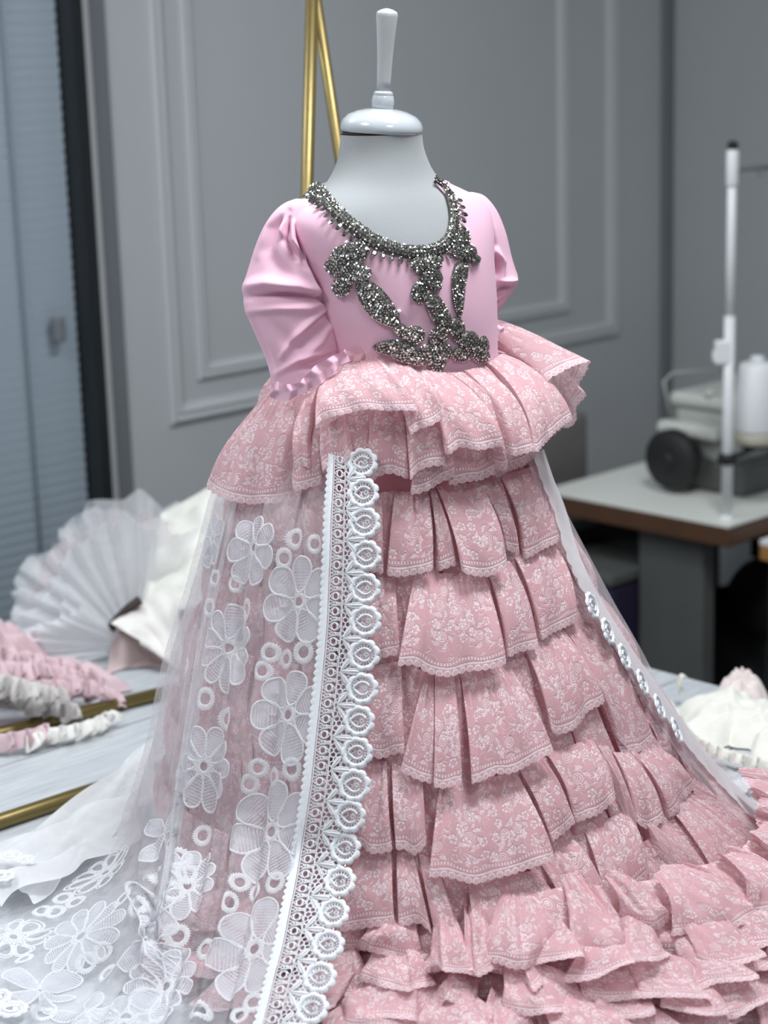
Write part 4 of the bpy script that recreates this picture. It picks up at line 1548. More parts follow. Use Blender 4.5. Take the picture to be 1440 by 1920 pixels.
applique([blob(642, 478, 24, 17, -25), blob(672, 470, 20, 18, 10), blob(628, 500, 20, 17, 20), blob(640, 538, 18, 19, 0), blob(664, 508, 26, 22, 30), blob(678, 512, 18, 14, 0),
          [(672, 528), (700, 530), (728, 556), (746, 588), (752, 620), (730, 612), (700, 598), (680, 575), (668, 548)],
          blob(757, 622, 24, 11, 35), blob(778, 628, 18, 17, 0)], 'large crystal leaf sprig on the bodice front')
applique([[(698, 652), (716, 640), (744, 638), (772, 648), (790, 664), (776, 674), (748, 668), (720, 664)], [(735, 670), (760, 664), (790, 670), (796, 684), (770, 682)],
          blob(822, 632, 17, 17, 0), blob(820, 682, 16, 16, 0), blob(804, 660, 18, 15, 0), blob(832, 660, 16, 16, 0)], 'crystal flower at the waist front')
applique([blob(790, 497, 19, 16, 0), blob(812, 494, 16, 16, 0), blob(788, 548, 17, 20, 10), blob(808, 522, 22, 20, 0), blob(818, 535, 10, 10, 0),
          [(798, 556), (818, 552), (838, 578), (848, 605), (846, 626), (826, 616), (808, 594)]], 'middle crystal leaf sprig below the neckline')
applique([blob(866, 448, 16, 18, 20), blob(880, 474, 14, 16, 0), blob(862, 470, 14, 15, 0), blob(892, 486, 9, 8, 0),
          [(852, 498), (872, 490), (878, 505), (872, 540), (868, 580), (862, 596), (852, 570), (848, 530)]], 'narrow crystal leaf sprig by the far armhole')
applique([blob(858, 618, 14, 24, -12), blob(880, 640, 18, 20, 10), blob(866, 664, 18, 14, 0), blob(900, 664, 20, 15, 30), blob(908, 646, 9, 16, -10)], 'crystal flower at the waist side')

# neckline collar of beads and teardrops: follows the traced neckline
def t_normal(P, e=0.0015):
    g_ = np.array([torso_f((P + e * a)[None], 0.004)[0] - torso_f((P - e * a)[None], 0.004)[0] for a in np.eye(3)])
    return g_ / np.linalg.norm(g_)


NC_PX = [(592, 350), (600, 352)] + NECK[1:]
ncurve = cr(np.array([hit_torso(x, y, 0.005) for x, y in NC_PX]), 20)
s_, ncurve, _ = arc_resample(ncurve, step=0.0021)
nrow = len(ncurve)
tng = np.gradient(ncurve, axis=0)
tng /= np.linalg.norm(tng, axis=1)[:, None]
nor = np.array([t_normal(P) for P in ncurve])
for _ in range(6):
    nor[1:-1] = (nor[:-2] + nor[1:-1] * 2 + nor[2:]) / 4
nor /= np.linalg.norm(nor, axis=1)[:, None]
dwn = np.cross(tng, nor)
dwn *= np.where((dwn[:, 2] > 0) & (np.arange(nrow) < nrow * 0.6), -1, 1)[:, None]
for i in range(1, nrow):
    if np.dot(dwn[i], dwn[i - 1]) < 0:
        dwn[i] = -dwn[i]
cw = np.interp(np.arange(nrow), [0, nrow * 0.72, nrow * 0.86, nrow - 1], [1.0, 1.0, 0.75, 0.45])
V = []
for dz, off in ((-0.004, -0.001), (-0.0025, 0.0025), (0.003, 0.004), (0.009, 0.003), (0.0115, -0.001)):
    V += list(ncurve + dwn * (dz * cw)[:, None] + nor * off)
F = [(k_ * nrow + i, k_ * nrow + i + 1, (k_ + 1) * nrow + i + 1, (k_ + 1) * nrow + i) for k_ in range(4) for i in range(nrow - 1)]
collar = mk('crystal_collar', V, F, 'crystal_base', dress, label='silver crystal collar edging the neckline')


def nframe(i):
    return tng[i], -dwn[i], nor[i]


spots = []
for i in range(nrow):
    for dz, off, r in ((-0.0028, 0.0022, 2.4), (0.0005, 0.0040, 2.6), (0.0042, 0.0044, 3.0), (0.0085, 0.0036, 2.8)):
        if (i + int(dz * 1000)) % 2 == 0 or dz < 0.003:
            Q = ncurve[i] + dwn[i] * (dz + rng.uniform(-.001, .001)) * cw[i] + nor[i] * off + tng[i] * rng.uniform(-.0008, .0008)
            spots.append((Q, nframe(i), r * U * rng.uniform(.8, 1.2)))
gems('crystal_setting', spots, collar)
# faceted teardrops hanging from the collar
TD_V, TD_F = [], []
prof = [(0.0, 0.0), (0.30, 0.35), (0.46, 0.9), (0.42, 1.35), (0.2, 1.7), (0.0, 1.8)]
for r, h in prof:
    for i in range(6):
        a = i * math.pi / 3
        TD_V.append((r * math.cos(a), r * 0.6 * math.sin(a), -h))
for k_ in range(5):
    for i in range(6):
        TD_F.append((k_ * 6 + i, k_ * 6 + (i + 1) % 6, (k_ + 1) * 6 + (i + 1) % 6, (k_ + 1) * 6 + i))
tdm = None
i = 0
for i in range(4, int(nrow * 0.9), 4):
    tg, n = tng[i], nor[i]
    dn = dwn[i]
    Q = ncurve[i] + dn * 0.0095 * cw[i] + n * 0.0025
    sc_ = 0.0062 * rng.uniform(.85, 1.15)
    M = Matrix(((tg[0], n[0], -dn[0], Q[0]), (tg[1], n[1], -dn[1], Q[1]), (tg[2], n[2], -dn[2], Q[2]), (0, 0, 0, 1))) @ Matrix.Scale(sc_, 4)
    if tdm is None:
        o = mk('teardrop_crystal', TD_V, TD_F, 'crystal', None, smooth=False)
        tdm = o.data
    else:
        o = bpy.data.objects.new('teardrop_crystal', tdm)
        COL.objects.link(o)
    o.parent = collar
    o.matrix_parent_inverse = Matrix.Translation(-Vector(dress.location)) if False else Matrix.Identity(4)
    o.matrix_local = collar.matrix_world.inverted() @ M if False else M
# loose pearl beads on the bodice
for (x, y) in ((748, 584), (876, 432), (650, 455)):
    P = hit_torso(x, y, 0.006)
    lathe('pearl_bead', P, frame_at(P)[2], [(0.0004, -.0026), (.0022, -.0014), (.0026, 0), (.0022, .0014), (.0004, .0026)], 'plastic_white', dress, 12)

# ================================================================== white embroidered overskirt
def col_px(pts, dr, h):
    return [hit_skirt(x, y, dr - (0.022 if (i < 2 and dr > .03) else 0.012 if (i == 2 and dr > .03) else 0), h, FL if dr > .025 else 0.4) for i, (x, y) in enumerate(pts)]


OV = 0.042
FL = 0.9
cA = col_px([(640, 770), (630, 850), (620, 925), (612, 1000), (607, 1100), (600, 1200), (590, 1300), (578, 1420), (560, 1560), (540, 1700), (510, 1840), (478, 1965)], OV + .006, 0.02)
cB = col_px([(602, 770), (578, 850), (562, 925), (550, 1000), (540, 1100), (530, 1200), (518, 1300), (505, 1420), (485, 1560), (462, 1700), (428, 1845), (395, 1985)], OV - .004, 0.02)
cC = col_px([(560, 770), (528, 850), (506, 925), (490, 1000), (478, 1100), (465, 1200), (452, 1300), (436, 1420), (415, 1560), (388, 1705), (345, 1855), (300, 2000)], OV - .006, 0.016)
cD = col_px([(525, 770), (480, 850), (452, 925), (432, 1000), (410, 1100), (392, 1200), (375, 1300), (357, 1420), (336, 1560), (305, 1715), (240, 1870), (165, 2010)], OV - .010, 0.014)
cE = col_px([(500, 770), (448, 850), (424, 925), (404, 1000), (380, 1100), (360, 1200), (345, 1300), (328, 1410), (306, 1530), (276, 1680), (130, 1830), (10, 1960)], .030, 0.014)
# left silhouette, then the train runs out on the table
cF = [on_y(x, y, 2.29) for x, y in ((498, 735), (430, 850), (398, 925), (376, 1010), (344, 1130), (316, 1220), (298, 1300), (283, 1385))] + [on_z(x, y, ZT + hh) for x, y, hh in ((238, 1520, .03), (170, 1610, .016), (40, 1700, .014), (-80, 1800, .012))]
z_rows = [c[2] for c in cC[:9]]


def back_col(th, rows):
    return [cyl(th, max(z, ZT + 0.006), dr) for z, dr in rows]


zr = [ZT + 0.56, ZT + 0.51, ZT + 0.46, ZT + 0.41, ZT + 0.33, ZT + 0.26, ZT + 0.20, ZT + 0.12, ZT + 0.05, ZT + 0.010, ZT + 0.008, ZT + 0.006]
dr_l = [.02, .02, .024, .024, .024, .024, .024, .026, .03, .05, .12, .20]
dr_b = [.02, .02, .024, .024, .024, .024, .024, .024, .024, .024, .03, .04]


def tb(a0, e):
    return [cyl(a0, z, d * e) for z, d in zip(zr, dr_l)]


cG = tb(-2.0, 1.0)
cG[9:] = [on_z(190, 1475, ZT + .02), on_z(60, 1570, ZT + .016), on_z(-60, 1640, ZT + .012)]
cH = tb(-2.5, 0.8)
cI = tb(-3.0, 0.5)
cJ = [cyl(2.8, z, d) for z, d in zip(zr, dr_b)]
cK = [cyl(2.2, z, d) for z, d in zip(zr, dr_b)]
cL = [on_y(x, y, 2.30) for x, y in ((960, 740), (990, 800), (1014, 850), (1042, 920), (1075, 985), (1105, 1042), (1152, 1130), (1198, 1210), (1243, 1290), (1332, 1428), (1400, 1505), (1462, 1568))]
cM = col_px([(930, 748), (962, 806), (985, 856), (1012, 925), (1042, 992), (1068, 1052), (1108, 1138), (1152, 1218), (1198, 1298), (1286, 1434), (1356, 1510), (1428, 1578)], 0.024, 0.010)
GRID = np.array([cA, cB, cC, cD, cE, cF, cG, cH, cI, cJ, cK, cL, cM])           # cols x rows x 3
NC, NR = GRID.shape[:2]
SUBC, SUBR = 26, 22
dense = np.array([cr(GRID[i], SUBR) for i in range(NC)])                           # NC x nr x 3
nr = dense.shape[1]
S = cr(dense.reshape(NC, -1), SUBC).reshape(-1, nr, 3)                            # nc x nr x 3
nc = S.shape[0]


def normals(G):
    du = np.gradient(G, axis=0)
    dv = np.gradient(G, axis=1)
    n_ = np.cross(du, dv)
    n_ /= np.linalg.norm(n_, axis=2)[..., None] + 1e-12
    return n_


# soft vertical folds, deeper towards the hem
ci = np.arange(nc)[:, None] / SUBC
ri = np.arange(nr)[None] / (nr - 1)
wv = 0.0065 * np.sin(ci * 4.3 + 0.6 + 0.5 * ri) + 0.004 * np.sin(ci * 9.1 + 2.0 - 1.0 * ri) + 0.0018 * np.sin(ci * 19 + 6 * ri)
wv *= (0.25 + 0.9 * ri) * np.clip((ci - 0.25) / 0.6, 0, 1) * np.clip((NC - 2 - ci) / 0.8, 0.2, 1)
Nn = normals(S)
cxs = np.array([skc(z)[:2] for z in S[..., 2].ravel()]).reshape(nc, nr, 2)
rad_ = S[..., :2] - cxs
flip = np.sign(np.sum(Nn[..., :2] * rad_, -1) + 1e-9 + Nn[..., 2] * 0.3)
Nn *= flip[..., None]
S = S + Nn * wv[..., None]
# sharp pressed folds seen on the left side
pxs, pys = proj(S)
near = (S[..., 1] < 2.36)
for poly, w_, dep in (([(392, 1040), (345, 1200), (312, 1420), (292, 1560)], 7, -.010), ([(380, 1050), (335, 1200), (300, 1420), (284, 1560)], 9, .006), ([(452, 1110), (448, 1200), (456, 1320)], 6, -.008), ([(440, 1100), (434, 1200), (440, 1320)], 8, .006),
                      ([(560, 940), (590, 960), (598, 1060)], 6, -.005), ([(288, 1560), (282, 1700), (300, 1860)], 8, -.010), ([(275, 1560), (268, 1700), (280, 1860)], 9, .008)):
    S = S + Nn * (fold(pxs, pys, poly, w_, dep) * near)[..., None]
S[..., 2] = np.maximum(S[..., 2], ZT + 0.004)
Nn = normals(S)
flip = np.sign(np.sum(Nn[..., :2] * rad_, -1) + 1e-9 + Nn[..., 2] * 0.3)
Nn *= flip[..., None]
uvs = np.stack(np.meshgrid(np.arange(nc), np.arange(nr), indexing='ij'), -1) * 0.003
overlay = mk('overskirt', S.reshape(-1, 3), grid_faces(nc, nr), 'tulle_white', dress, uv=uvs.reshape(-1, 2), label='sheer white overskirt embroidered with flowers')
PXS, PYS = proj(S)
i0 = int(SUBC * 3.3)
LN = S[i0:SUBC * 9] - Nn[i0:SUBC * 9] * 0.008
LN[..., 2] = np.maximum(LN[..., 2], ZT + 0.003)
mk('overskirt_lining', LN.reshape(-1, 3), grid_faces(SUBC * 9 - i0, nr), 'tulle_lining', dress)


def s_eval(c, r, off=0.0):
    c = np.clip(c, 0, nc - 1.001)
    r = np.clip(r, 0, nr - 1.001)
    i, j = np.floor(c).astype(int), np.floor(r).astype(int)
    fc, fr = (c - i)[..., None], (r - j)[..., None]
    def bl(G):
        return G[i, j] * (1 - fc) * (1 - fr) + G[i + 1, j] * fc * (1 - fr) + G[i, j + 1] * (1 - fc) * fr + G[i + 1, j + 1] * fc * fr
    return bl(S) + bl(Nn) * np.asarray(off)[..., None] if np.ndim(off) else bl(S) + bl(Nn) * off


def find(px, py):
    lim = SUBC * 6 + 8
    d = (PXS[:lim] - px) ** 2 + (PYS[:lim] - py) ** 2
    cand = np.where(d.ravel() < d.min() + 30)[0]
    Pc = S[:lim].reshape(-1, 3)[cand]
    dist = np.linalg.norm(Pc - CAM, axis=1)
    near_ = cand[dist < dist.min() + 0.03]
    k_ = near_[np.argmin(d.ravel()[near_])]
    i, j = divmod(int(k_), nr)
    i, j = min(max(i, 1), nc - 3), min(max(j, 1), nr - 3)
    c, r = float(i), float(j)
    for _ in range(3):
        p0 = np.array(proj(s_eval(np.array(c), np.array(r))))
        pc_ = np.array(proj(s_eval(np.array(c + .3), np.array(r)))) - p0
        pr_ = np.array(proj(s_eval(np.array(c), np.array(r + .3)))) - p0
        J = np.array([pc_ / .3, pr_ / .3]).T
        try:
            dlt = np.linalg.solve(J, np.array([px, py]) - p0)
        except Exception:
            break
        if np.abs(dlt).max() > 4:
            break
        c, r = float(np.clip(c + dlt[0], 0, nc - 2)), float(np.clip(r + dlt[1], 0, nr - 2))
    return c, r


class Patch:
    """maps flat motif coordinates in metres (x to the viewer's right, y up) on to the overskirt"""
    def __init__(s, px, py, rot=0.0):
        c, r = find(px, py)
        s.c, s.r = c, r
        e = 0.5
        P0 = s_eval(np.array(c), np.array(r))
        tc = (s_eval(np.array(c + e), np.array(r)) - s_eval(np.array(c - e), np.array(r))) / (2 * e)
        tr_ = (s_eval(np.array(c), np.array(r + e)) - s_eval(np.array(c), np.array(r - e))) / (2 * e)
        yd = -tr_ / np.linalg.norm(tr_)
        n = np.cross(tc, tr_)
        n /= np.linalg.norm(n)
        xd = np.cross(n, yd)
        if np.dot(xd, -tc) < 0:
            xd = -xd
        ca, sa_ = math.cos(rot), math.sin(rot)
        x2, y2 = xd * ca + yd * sa_, -xd * sa_ + yd * ca
        A = np.array([[np.dot(tc, x2), np.dot(tr_, x2)], [np.dot(tc, y2), np.dot(tr_, y2)]])
        s.Ai = np.linalg.inv(A)

    def __call__(s, xy, off):
        xy = np.asarray(xy, float)
        d = xy @ s.Ai.T
        return s_eval(s.c + d[:, 0], s.r + d[:, 1], off)


class MB:
    def __init__(s):
        s.V, s.F, s.UV = [], [], []

    def add(s, V, F, UV=None):
        b = sum(len(v) for v in s.V)
        s.V.append(np.asarray(V))
        s.F += [tuple(b + i for i in f_) for f_ in F]
        s.UV.append(np.asarray(UV) if UV is not None else np.zeros((len(V), 2)))

    def build(s, name, mat, parent, **kw):
        return mk(name, np.concatenate(s.V), s.F, mat, parent, uv=np.concatenate(s.UV), **kw)


def ribbon(mb, patch, line, w, closed=True, off=0.0012, spike=0.0, nsp=0):
    """raised satin-stitch cord along a flat line"""
    L = np.asarray(line, float)
    n = len(L)
    if closed:
        tg = np.roll(L, -1, 0) - np.roll(L, 1, 0)
    else:
        tg = np.gradient(L, axis=0)
    tg /= np.linalg.norm(tg, axis=1)[:, None] + 1e-12
    nn = np.stack([tg[:, 1], -tg[:, 0]], 1)
    w = np.asarray(w)
    wo = np.broadcast_to(w, (n,)).copy()
    if spike:
        wo = wo + spike * (np.arange(n) % 2)
    a = patch(L + nn * wo[:, None], off * 0.35)
    b = patch(L, off)
    c = patch(L - nn * np.broadcast_to(w, (n,))[:, None], off * 0.35)
    V = np.concatenate([a, b, c])
    F = []
    m_ = n if closed else n - 1
    for i in range(m_):
        j = (i + 1) % n
        F += [(i, j, n + j, n + i), (n + i, n + j, 2 * n + j, 2 * n + i)]
    mb.add(V, F)


def petal_line(L, W, base, ang, n=30, notch=0.0, pw=0.62):
    t = np.linspace(0, 2 * math.pi, n, endpoint=False)
    q = (1 - np.cos(t)) / 2                      # 0 at the base, 1 at the tip
    half = W * np.sin(math.pi * np.clip(q, 0, 1) ** pw) ** 0.75 * np.sign(np.sin(t))
    half = W * (np.clip(q, 1e-4, 1) ** pw) * np.sqrt(np.clip(1 - q ** 2.6, 0, 1)) * np.sign(np.sin(t)) * 1.05
    x = base + L * q - notch * np.exp(-(half / (W * .3)) ** 2) * (q > .8)
    ca, sa_ = math.cos(ang), math.sin(ang)
    return np.stack([x * ca - half * sa_, x * sa_ + half * ca], 1)


def fill(mb, patch, line, ang, off=0.0005):
    L = np.asarray(line)
    c = L.mean(0)
    n = len(L)
    rings = [0.0, 0.5, 0.98]
    V, UV = [], []
    ax = np.array([math.cos(ang), math.sin(ang)])
    for q in rings:
        P = c + (L - c) * q
        V.append(patch(P, off))
        UV.append(np.stack([P @ np.array([-ax[1], ax[0]]), P @ ax], 1))
    F = []
    for k_ in range(2):
        for i in range(n):
            j = (i + 1) % n
            F.append((k_ * n + i, k_ * n + j, (k_ + 1) * n + j, (k_ + 1) * n + i))
    mb.add(np.concatenate(V), F, np.concatenate(UV))


def flower(px, py, rpx, npet, rot, kind='filled', sq=1.0):
    r = rpx * U
    pa = Patch(px, py, rot)
    cords, fills = MB(), MB()
    base = 0.20 * r
    for i in range(npet):
        a = 2 * math.pi * i / npet + 0.2
        wj = math.pi * 0.62 * r / npet * 1.68
        Lp = petal_line(r * 0.80 * rng.uniform(.95, 1.05), wj, base, a)
        Lp[:, 0] *= sq
        ribbon(cords, pa, Lp, 0.0013, off=0.0016)
        if kind == 'filled':
            fill(fills, pa, Lp, a)
        else:
            ribbon(cords, pa, (Lp - Lp.mean(0)) * 0.72 + Lp.mean(0), 0.0014, off=0.0012)
    t = np.linspace(0, 2 * math.pi, 40, endpoint=False)
    ribbon(cords, pa, np.stack([np.cos(t) * sq, np.sin(t)], 1) * 0.155 * r, 0.055 * r, off=0.0016, spike=0.03 * r)
    if kind == 'eyelet':
        ribbon(cords, pa, np.stack([np.cos(t) * sq, np.sin(t)], 1) * 0.27 * r, 0.0010, off=0.0016)
    o = cords.build('embroidered_flower', 'thread_soft', overlay)
    if fills.V:
        fills.build('petal_stitching', 'petal_fill', overlay)
    return o


def eyelet(px, py, rpx, asp=1.0, rot=0.0):
    r = rpx * U * 0.86
    pa = Patch(px, py, rot)
    mb = MB()
    t = np.linspace(0, 2 * math.pi, 52, endpoint=False)
    ribbon(mb, pa, np.stack([np.cos(t) * asp, np.sin(t)], 1) * r * 0.66, r * 0.20, off=0.0014, spike=r * 0.17)
    return mb.build('embroidered_eyelet', 'thread_soft', overlay)


def butterfly(px, py, rpx, rot):
    r = rpx * U
    pa = Patch(px, py, rot)
    cords, fills = MB(), MB()
    for a, L_, W_ in ((2.6, 1.0, .42), (1.1, 0.95, .42), (-2.2, 1.0, .40), (-0.2, 0.7, .22), (-1.0, 0.8, .2)):
        Lp = petal_line(r * L_, r * W_, 0.05 * r, a)
        ribbon(cords, pa, Lp, 0.0013, off=0.0016)
        fill(fills, pa, Lp, a)
    cords.build('embroidered_flower', 'thread_soft', overlay)
    fills.build('petal_stitching', 'petal_fill', overlay)


for (x, y, r, n, a, kd) in ((477, 1027, 66, 7, 0.4, 'filled'), (560, 1128, 76, 7, 1.4, 'filled'), (540, 1340, 80, 7, 1.2, 'filled'), (510, 1560, 86, 7, 1.4, 'filled'), (478, 1780, 90, 7, 1.3, 'filled'),
                            (427, 1215, 76, 10, 0.2, 'filled'), (383, 1437, 76, 10, 0.5, 'filled'), (352, 1662, 70, 10, 0.1, 'filled'), (312, 1850, 74, 10, 0.2, 'filled'), (152, 1756, 88, 11, 0.3, 'filled'),
                            (198, 1637, 72, 9, 0.2, 'eyelet'), (25, 1757, 70, 9, 0.5, 'eyelet'), (235, 1905, 80, 9, 0.4, 'filled'), (400, 1010, 50, 7, 0.8, 'filled')):
    flower(x, y, r, n, a, kd)
for (x, y, r, a) in ((272, 1762, 80, 0.3), (75, 1858, 85, 0.2), (310, 1562, 60, 1.3), (165, 1895, 60, 0.6)):
    butterfly(x, y, r, a)
for (x, y, r) in ((555, 1010, 24), (533, 1047, 24), (462, 1143, 25), (505, 1224, 22), (537, 1236, 22), (570, 1223, 26), (492, 1258, 22), (385, 1310, 26), (428, 1348, 27), (548, 1442, 26), (483, 1440, 21),
                  (513, 1457, 22), (468, 1470, 23), (330, 1608, 27), (352, 1640, 26), (322, 1672, 26), (380, 1567, 24), (300, 1640, 24), (516, 1655, 25), (480, 1674, 24), (430, 1692, 25), (450, 1655, 22),
                  (118, 1684, 26), (142, 1692, 26), (103, 1710, 26), (78, 1708, 24), (230, 1685, 27), (256, 1699, 27), (193, 1786, 24), (162, 1806, 26), (202, 1826, 24), (82, 1902, 28), (335, 1756, 27),
                  (298, 1740, 27), (45, 1798, 22), (405, 1085, 20), (395, 1140, 22), (440, 1095, 20), (345, 1452, 22), (350, 1250, 20), (475, 1880, 24), (450, 1905, 20), (372, 1890, 24), (385, 1780, 24), (205, 1570, 20), (590, 1020, 22)):
    eyelet(x, y, r, 1.0, 0)

# ------------------------------------------------------------------ lace trim with rosettes along the overskirt edge
ROS = [(679, 868), (681, 925), (683, 980), (686, 1041), (684, 1103), (685, 1165), (682, 1228), (679, 1291), (673, 1352), (669, 1411), (664, 1472), (656, 1530), (647, 1591), (637, 1653), (625, 1712), (615, 1772), (599, 1833), (585, 1891), (566, 1948)]
INN = [(620, 850), (617, 905), (613, 960), (610, 1030), (607, 1100), (604, 1160), (599, 1220), (592, 1285), (585, 1350), (578, 1411), (571, 1472), (562, 1532), (552, 1594), (542, 1655), (530, 1712), (518, 1772), (502, 1832), (488, 1890), (474, 1945)]
tr_out = np.array([hit_skirt(x + 34, y, OV + 0.004, 0.022, FL) for x, y in ROS])
tr_in = np.array([hit_skirt(x - 8, y, OV + 0.009, 0.022, FL) for x, y in INN])
tr_mid = np.array([hit_skirt((x0 + x1) / 2 + 10, (y0 + y1) / 2, OV + 0.008, 0.022, FL) for (x0, y0), (x1, y1) in zip(INN, ROS)])
tin, tmi, tou = (cr(a, 40) for a in (tr_in, tr_mid, tr_out))
TL = np.stack([tin, tmi, tou], 1)
s_len, tmi_, (tin_, tou_) = arc_resample(tmi, step=0.0012, extra=(tin, tou))
TS = s_len
TLEN = float(s_len[-1])
TW = float(np.mean(np.linalg.norm(tou_ - tin_, axis=1)))
CAMDIR = np.array([0.12, -0.95, 0.28])


def tr_eval(s, t, off=0.0):
    """s metres along the trim, t 0..1 across it"""
    s = np.asarray(s, float)
    t = np.asarray(t, float)
    def g(A):
        return np.stack([np.interp(s, TS, A[:, i]) for i in range(3)], -1)
    a, m_, b = g(tin_), g(tmi_), g(tou_)
    t_ = t[..., None]
    P = a * (1 - t_) * (1 - 2 * t_) + m_ * 4 * t_ * (1 - t_) + b * t_ * (2 * t_ - 1)
    ds = g(np.gradient(tmi_, axis=0))
    w = b - a
    n = np.cross(ds, w)
    n /= np.linalg.norm(n, axis=-1)[..., None] + 1e-12
    n = np.where((n @ CAMDIR)[..., None] < 0, -n, n)
    return P + n * (np.asarray(off)[..., None] if np.ndim(off) else off)


class TrimPatch:
    def __init__(s, s0, t0, rot=0.0):
        s.s0, s.t0, s.ca, s.sa = s0, t0, math.cos(rot), math.sin(rot)

    def __call__(s, xy, off):
        xy = np.asarray(xy, float)
        x = xy[:, 0] * s.ca - xy[:, 1] * s.sa
        y = xy[:, 0] * s.sa + xy[:, 1] * s.ca
        return tr_eval(s.s0 - y, s.t0 + x / TW, off)


trim = None
# inner scalloped band, cords: one mesh each
n = len(TS)


def strip(name, t0, t1, mat, parent, scallop=0.0, per=0.009, off=0.0014):
    q = np.linspace(0, 1, 5)
    ss = np.arange(0, TLEN, 0.0011)
    V = []
    for k_ in q:
        tt = np.full(len(ss), t0 + (t1 - t0) * k_)
        if scallop and k_ == 0:
            tt = tt - scallop / TW * np.abs(np.sin(math.pi * ss / per))
        V.append(tr_eval(ss, tt, off * (0.3 + math.sin(math.pi * k_))))
    m_ = len(ss)
    F = []
    for k_ in range(4):
        i = np.arange(m_ - 1)
        F.append(np.stack([k_ * m_ + i, k_ * m_ + i + 1, (k_ + 1) * m_ + i + 1, (k_ + 1) * m_ + i], 1))
    return mk(name, np.concatenate(V), np.concatenate(F), mat, parent)


trim = strip('lace_trim', 0.05, 0.155, 'thread_white', dress, 0.003, 0.0075)
trim['label'] = 'white guipure lace trim with a row of rosettes'
strip('trim_cord', 0.165, 0.185, 'thread_white', trim)
strip('trim_cord', 0.375, 0.395, 'thread_white', trim)
net = MB()
FLAT = TrimPatch(0, 0)


class Abs:
    def __call__(s, xy, off):
        xy = np.asarray(xy, float)
        return tr_eval(xy[:, 1], xy[:, 0] / TW, off)


AB = Abs()
# eyelet band: a chain of rings with crossing threads
per = 0.0165
q = 0.004
tt = np.linspace(0, 2 * math.pi, 16, endpoint=False)
while q < TLEN - 0.01:
    ribbon(net, AB, np.stack([0.28 * TW + 0.0034 * np.cos(tt), q + 0.0040 * np.sin(tt)], 1), 0.0009, off=0.0016)
    ribbon(net, AB, np.stack([0.28 * TW + 0.0016 * np.cos(tt), q + per / 2 + 0.0018 * np.sin(tt)], 1), 0.0007, off=0.0016)
    for sg in (1, -1):
        for (ta, da), (tb_, db) in (((0.19, 0), (0.25, per / 4)), ((0.37, 0), (0.31, per / 4)), ((0.19, per / 2), (0.27, per * .36)), ((0.37, per / 2), (0.29, per * .36)), ((0.19, per * .25), (0.37, per * .62))):
            ribbon(net, AB, [(ta * TW, q + sg * da), ((ta + tb_) / 2 * TW, q + sg * (da + db) / 2), (tb_ * TW, q + sg * db)], 0.00055, closed=False, off=0.0009)
    q += per
# honeycomb ground between cord and rosettes
hx = 0.0056
cells = set()
yy = 0.0
row = 0
while yy < TLEN - 0.01:
    for kx in range(-1, 8):
        x = 0.405 * TW + kx * hx + (hx / 2 if row % 2 else 0)
        if 0.40 * TW <= x <= 0.74 * TW:
            jx, jy = rng.uniform(-.0007, .0007), rng.uniform(-.0007, .0007)
            hexa = [(x + jx + hx * 0.55 * math.cos(a), yy + jy + hx * 0.55 * math.sin(a)) for a in np.linspace(math.pi / 6, 2 * math.pi + math.pi / 6, 6, endpoint=False)]
            ribbon(net, AB, hexa, 0.00055, off=0.0007)
    yy += hx * 0.86
    row += 1
net.build('trim_net', 'thread_white', trim, kind='stuff')
# rosettes: position from the traced centres
ros_s = []
mb = MB()


class LocalPatch:
    def __call__(s, xy, off):
        xy = np.asarray(xy, float)
        o_ = np.broadcast_to(np.asarray(off, float), (len(xy),))
        return np.stack([xy[:, 0], xy[:, 1], o_], 1)


LP = LocalPatch()
RR = 0.0178
t = np.linspace(0, 2 * math.pi, 96, endpoint=False)
sc8 = 1 + 0.10 * np.abs(np.sin(4.5 * t))
# scalloped outer ring: wide band with own profile
outer = np.stack([np.cos(t), np.sin(t)], 1)
rings = [(0.64, 0.0002), (0.68, 0.0022), (0.81, 0.0028), (0.92, 0.0022), (1.0, 0.0002)]
V = []
for q_, h_ in rings:
    rr = RR * (q_ if q_ < 0.8 else q_ * (0.86 + 0.16 * np.abs(np.sin(4.5 * t)) ** 0.6))
    V.append(LP(outer * np.broadcast_to(rr, (96,))[:, None], h_))
F = [(k_ * 96 + i, k_ * 96 + (i + 1) % 96, (k_ + 1) * 96 + (i + 1) % 96, (k_ + 1) * 96 + i) for k_ in range(4) for i in range(96)]
mb.add(np.concatenate(V), F)
# inner crescent: spiral petal with a pointed left
tc_ = np.linspace(0.5, 2 * math.pi - 0.5, 40)
cres = np.stack([0.05 * RR + 0.40 * RR * np.cos(tc_), 0.38 * RR * np.sin(tc_)], 1)
cres[:, 0] -= 0.14 * RR * np.exp(-((tc_ - math.pi) / 0.5) ** 2)
ribbon(mb, LP, cres, RR * 0.075, closed=False, off=0.0032)
ribbon(mb, LP, np.stack([0.18 * RR + 0.10 * RR * np.cos(t[::6]), 0.10 * RR * np.sin(t[::6])], 1), RR * 0.045, off=0.0026)
for a in np.linspace(0, 2 * math.pi, 20, endpoint=False):
    ribbon(mb, LP, [(0.42 * RR * math.cos(a) + 0.05 * RR, 0.40 * RR * math.sin(a)), (0.56 * RR * math.cos(a), 0.55 * RR * math.sin(a)), (0.70 * RR * math.cos(a), 0.70 * RR * math.sin(a))], RR * 0.03, closed=False, off=0.001)
for a in np.linspace(-1.8, 1.8, 7):
    ribbon(mb, LP, [(0.18 * RR + .1 * RR * math.cos(a), .1 * RR * math.sin(a)), (0.20 * RR + .18 * RR * math.cos(a), .2 * RR * math.sin(a)), (0.12 * RR + .28 * RR * math.cos(a), .32 * RR * math.sin(a))], RR * 0.03, closed=False, off=0.001)
nb_ = len(mb.F)
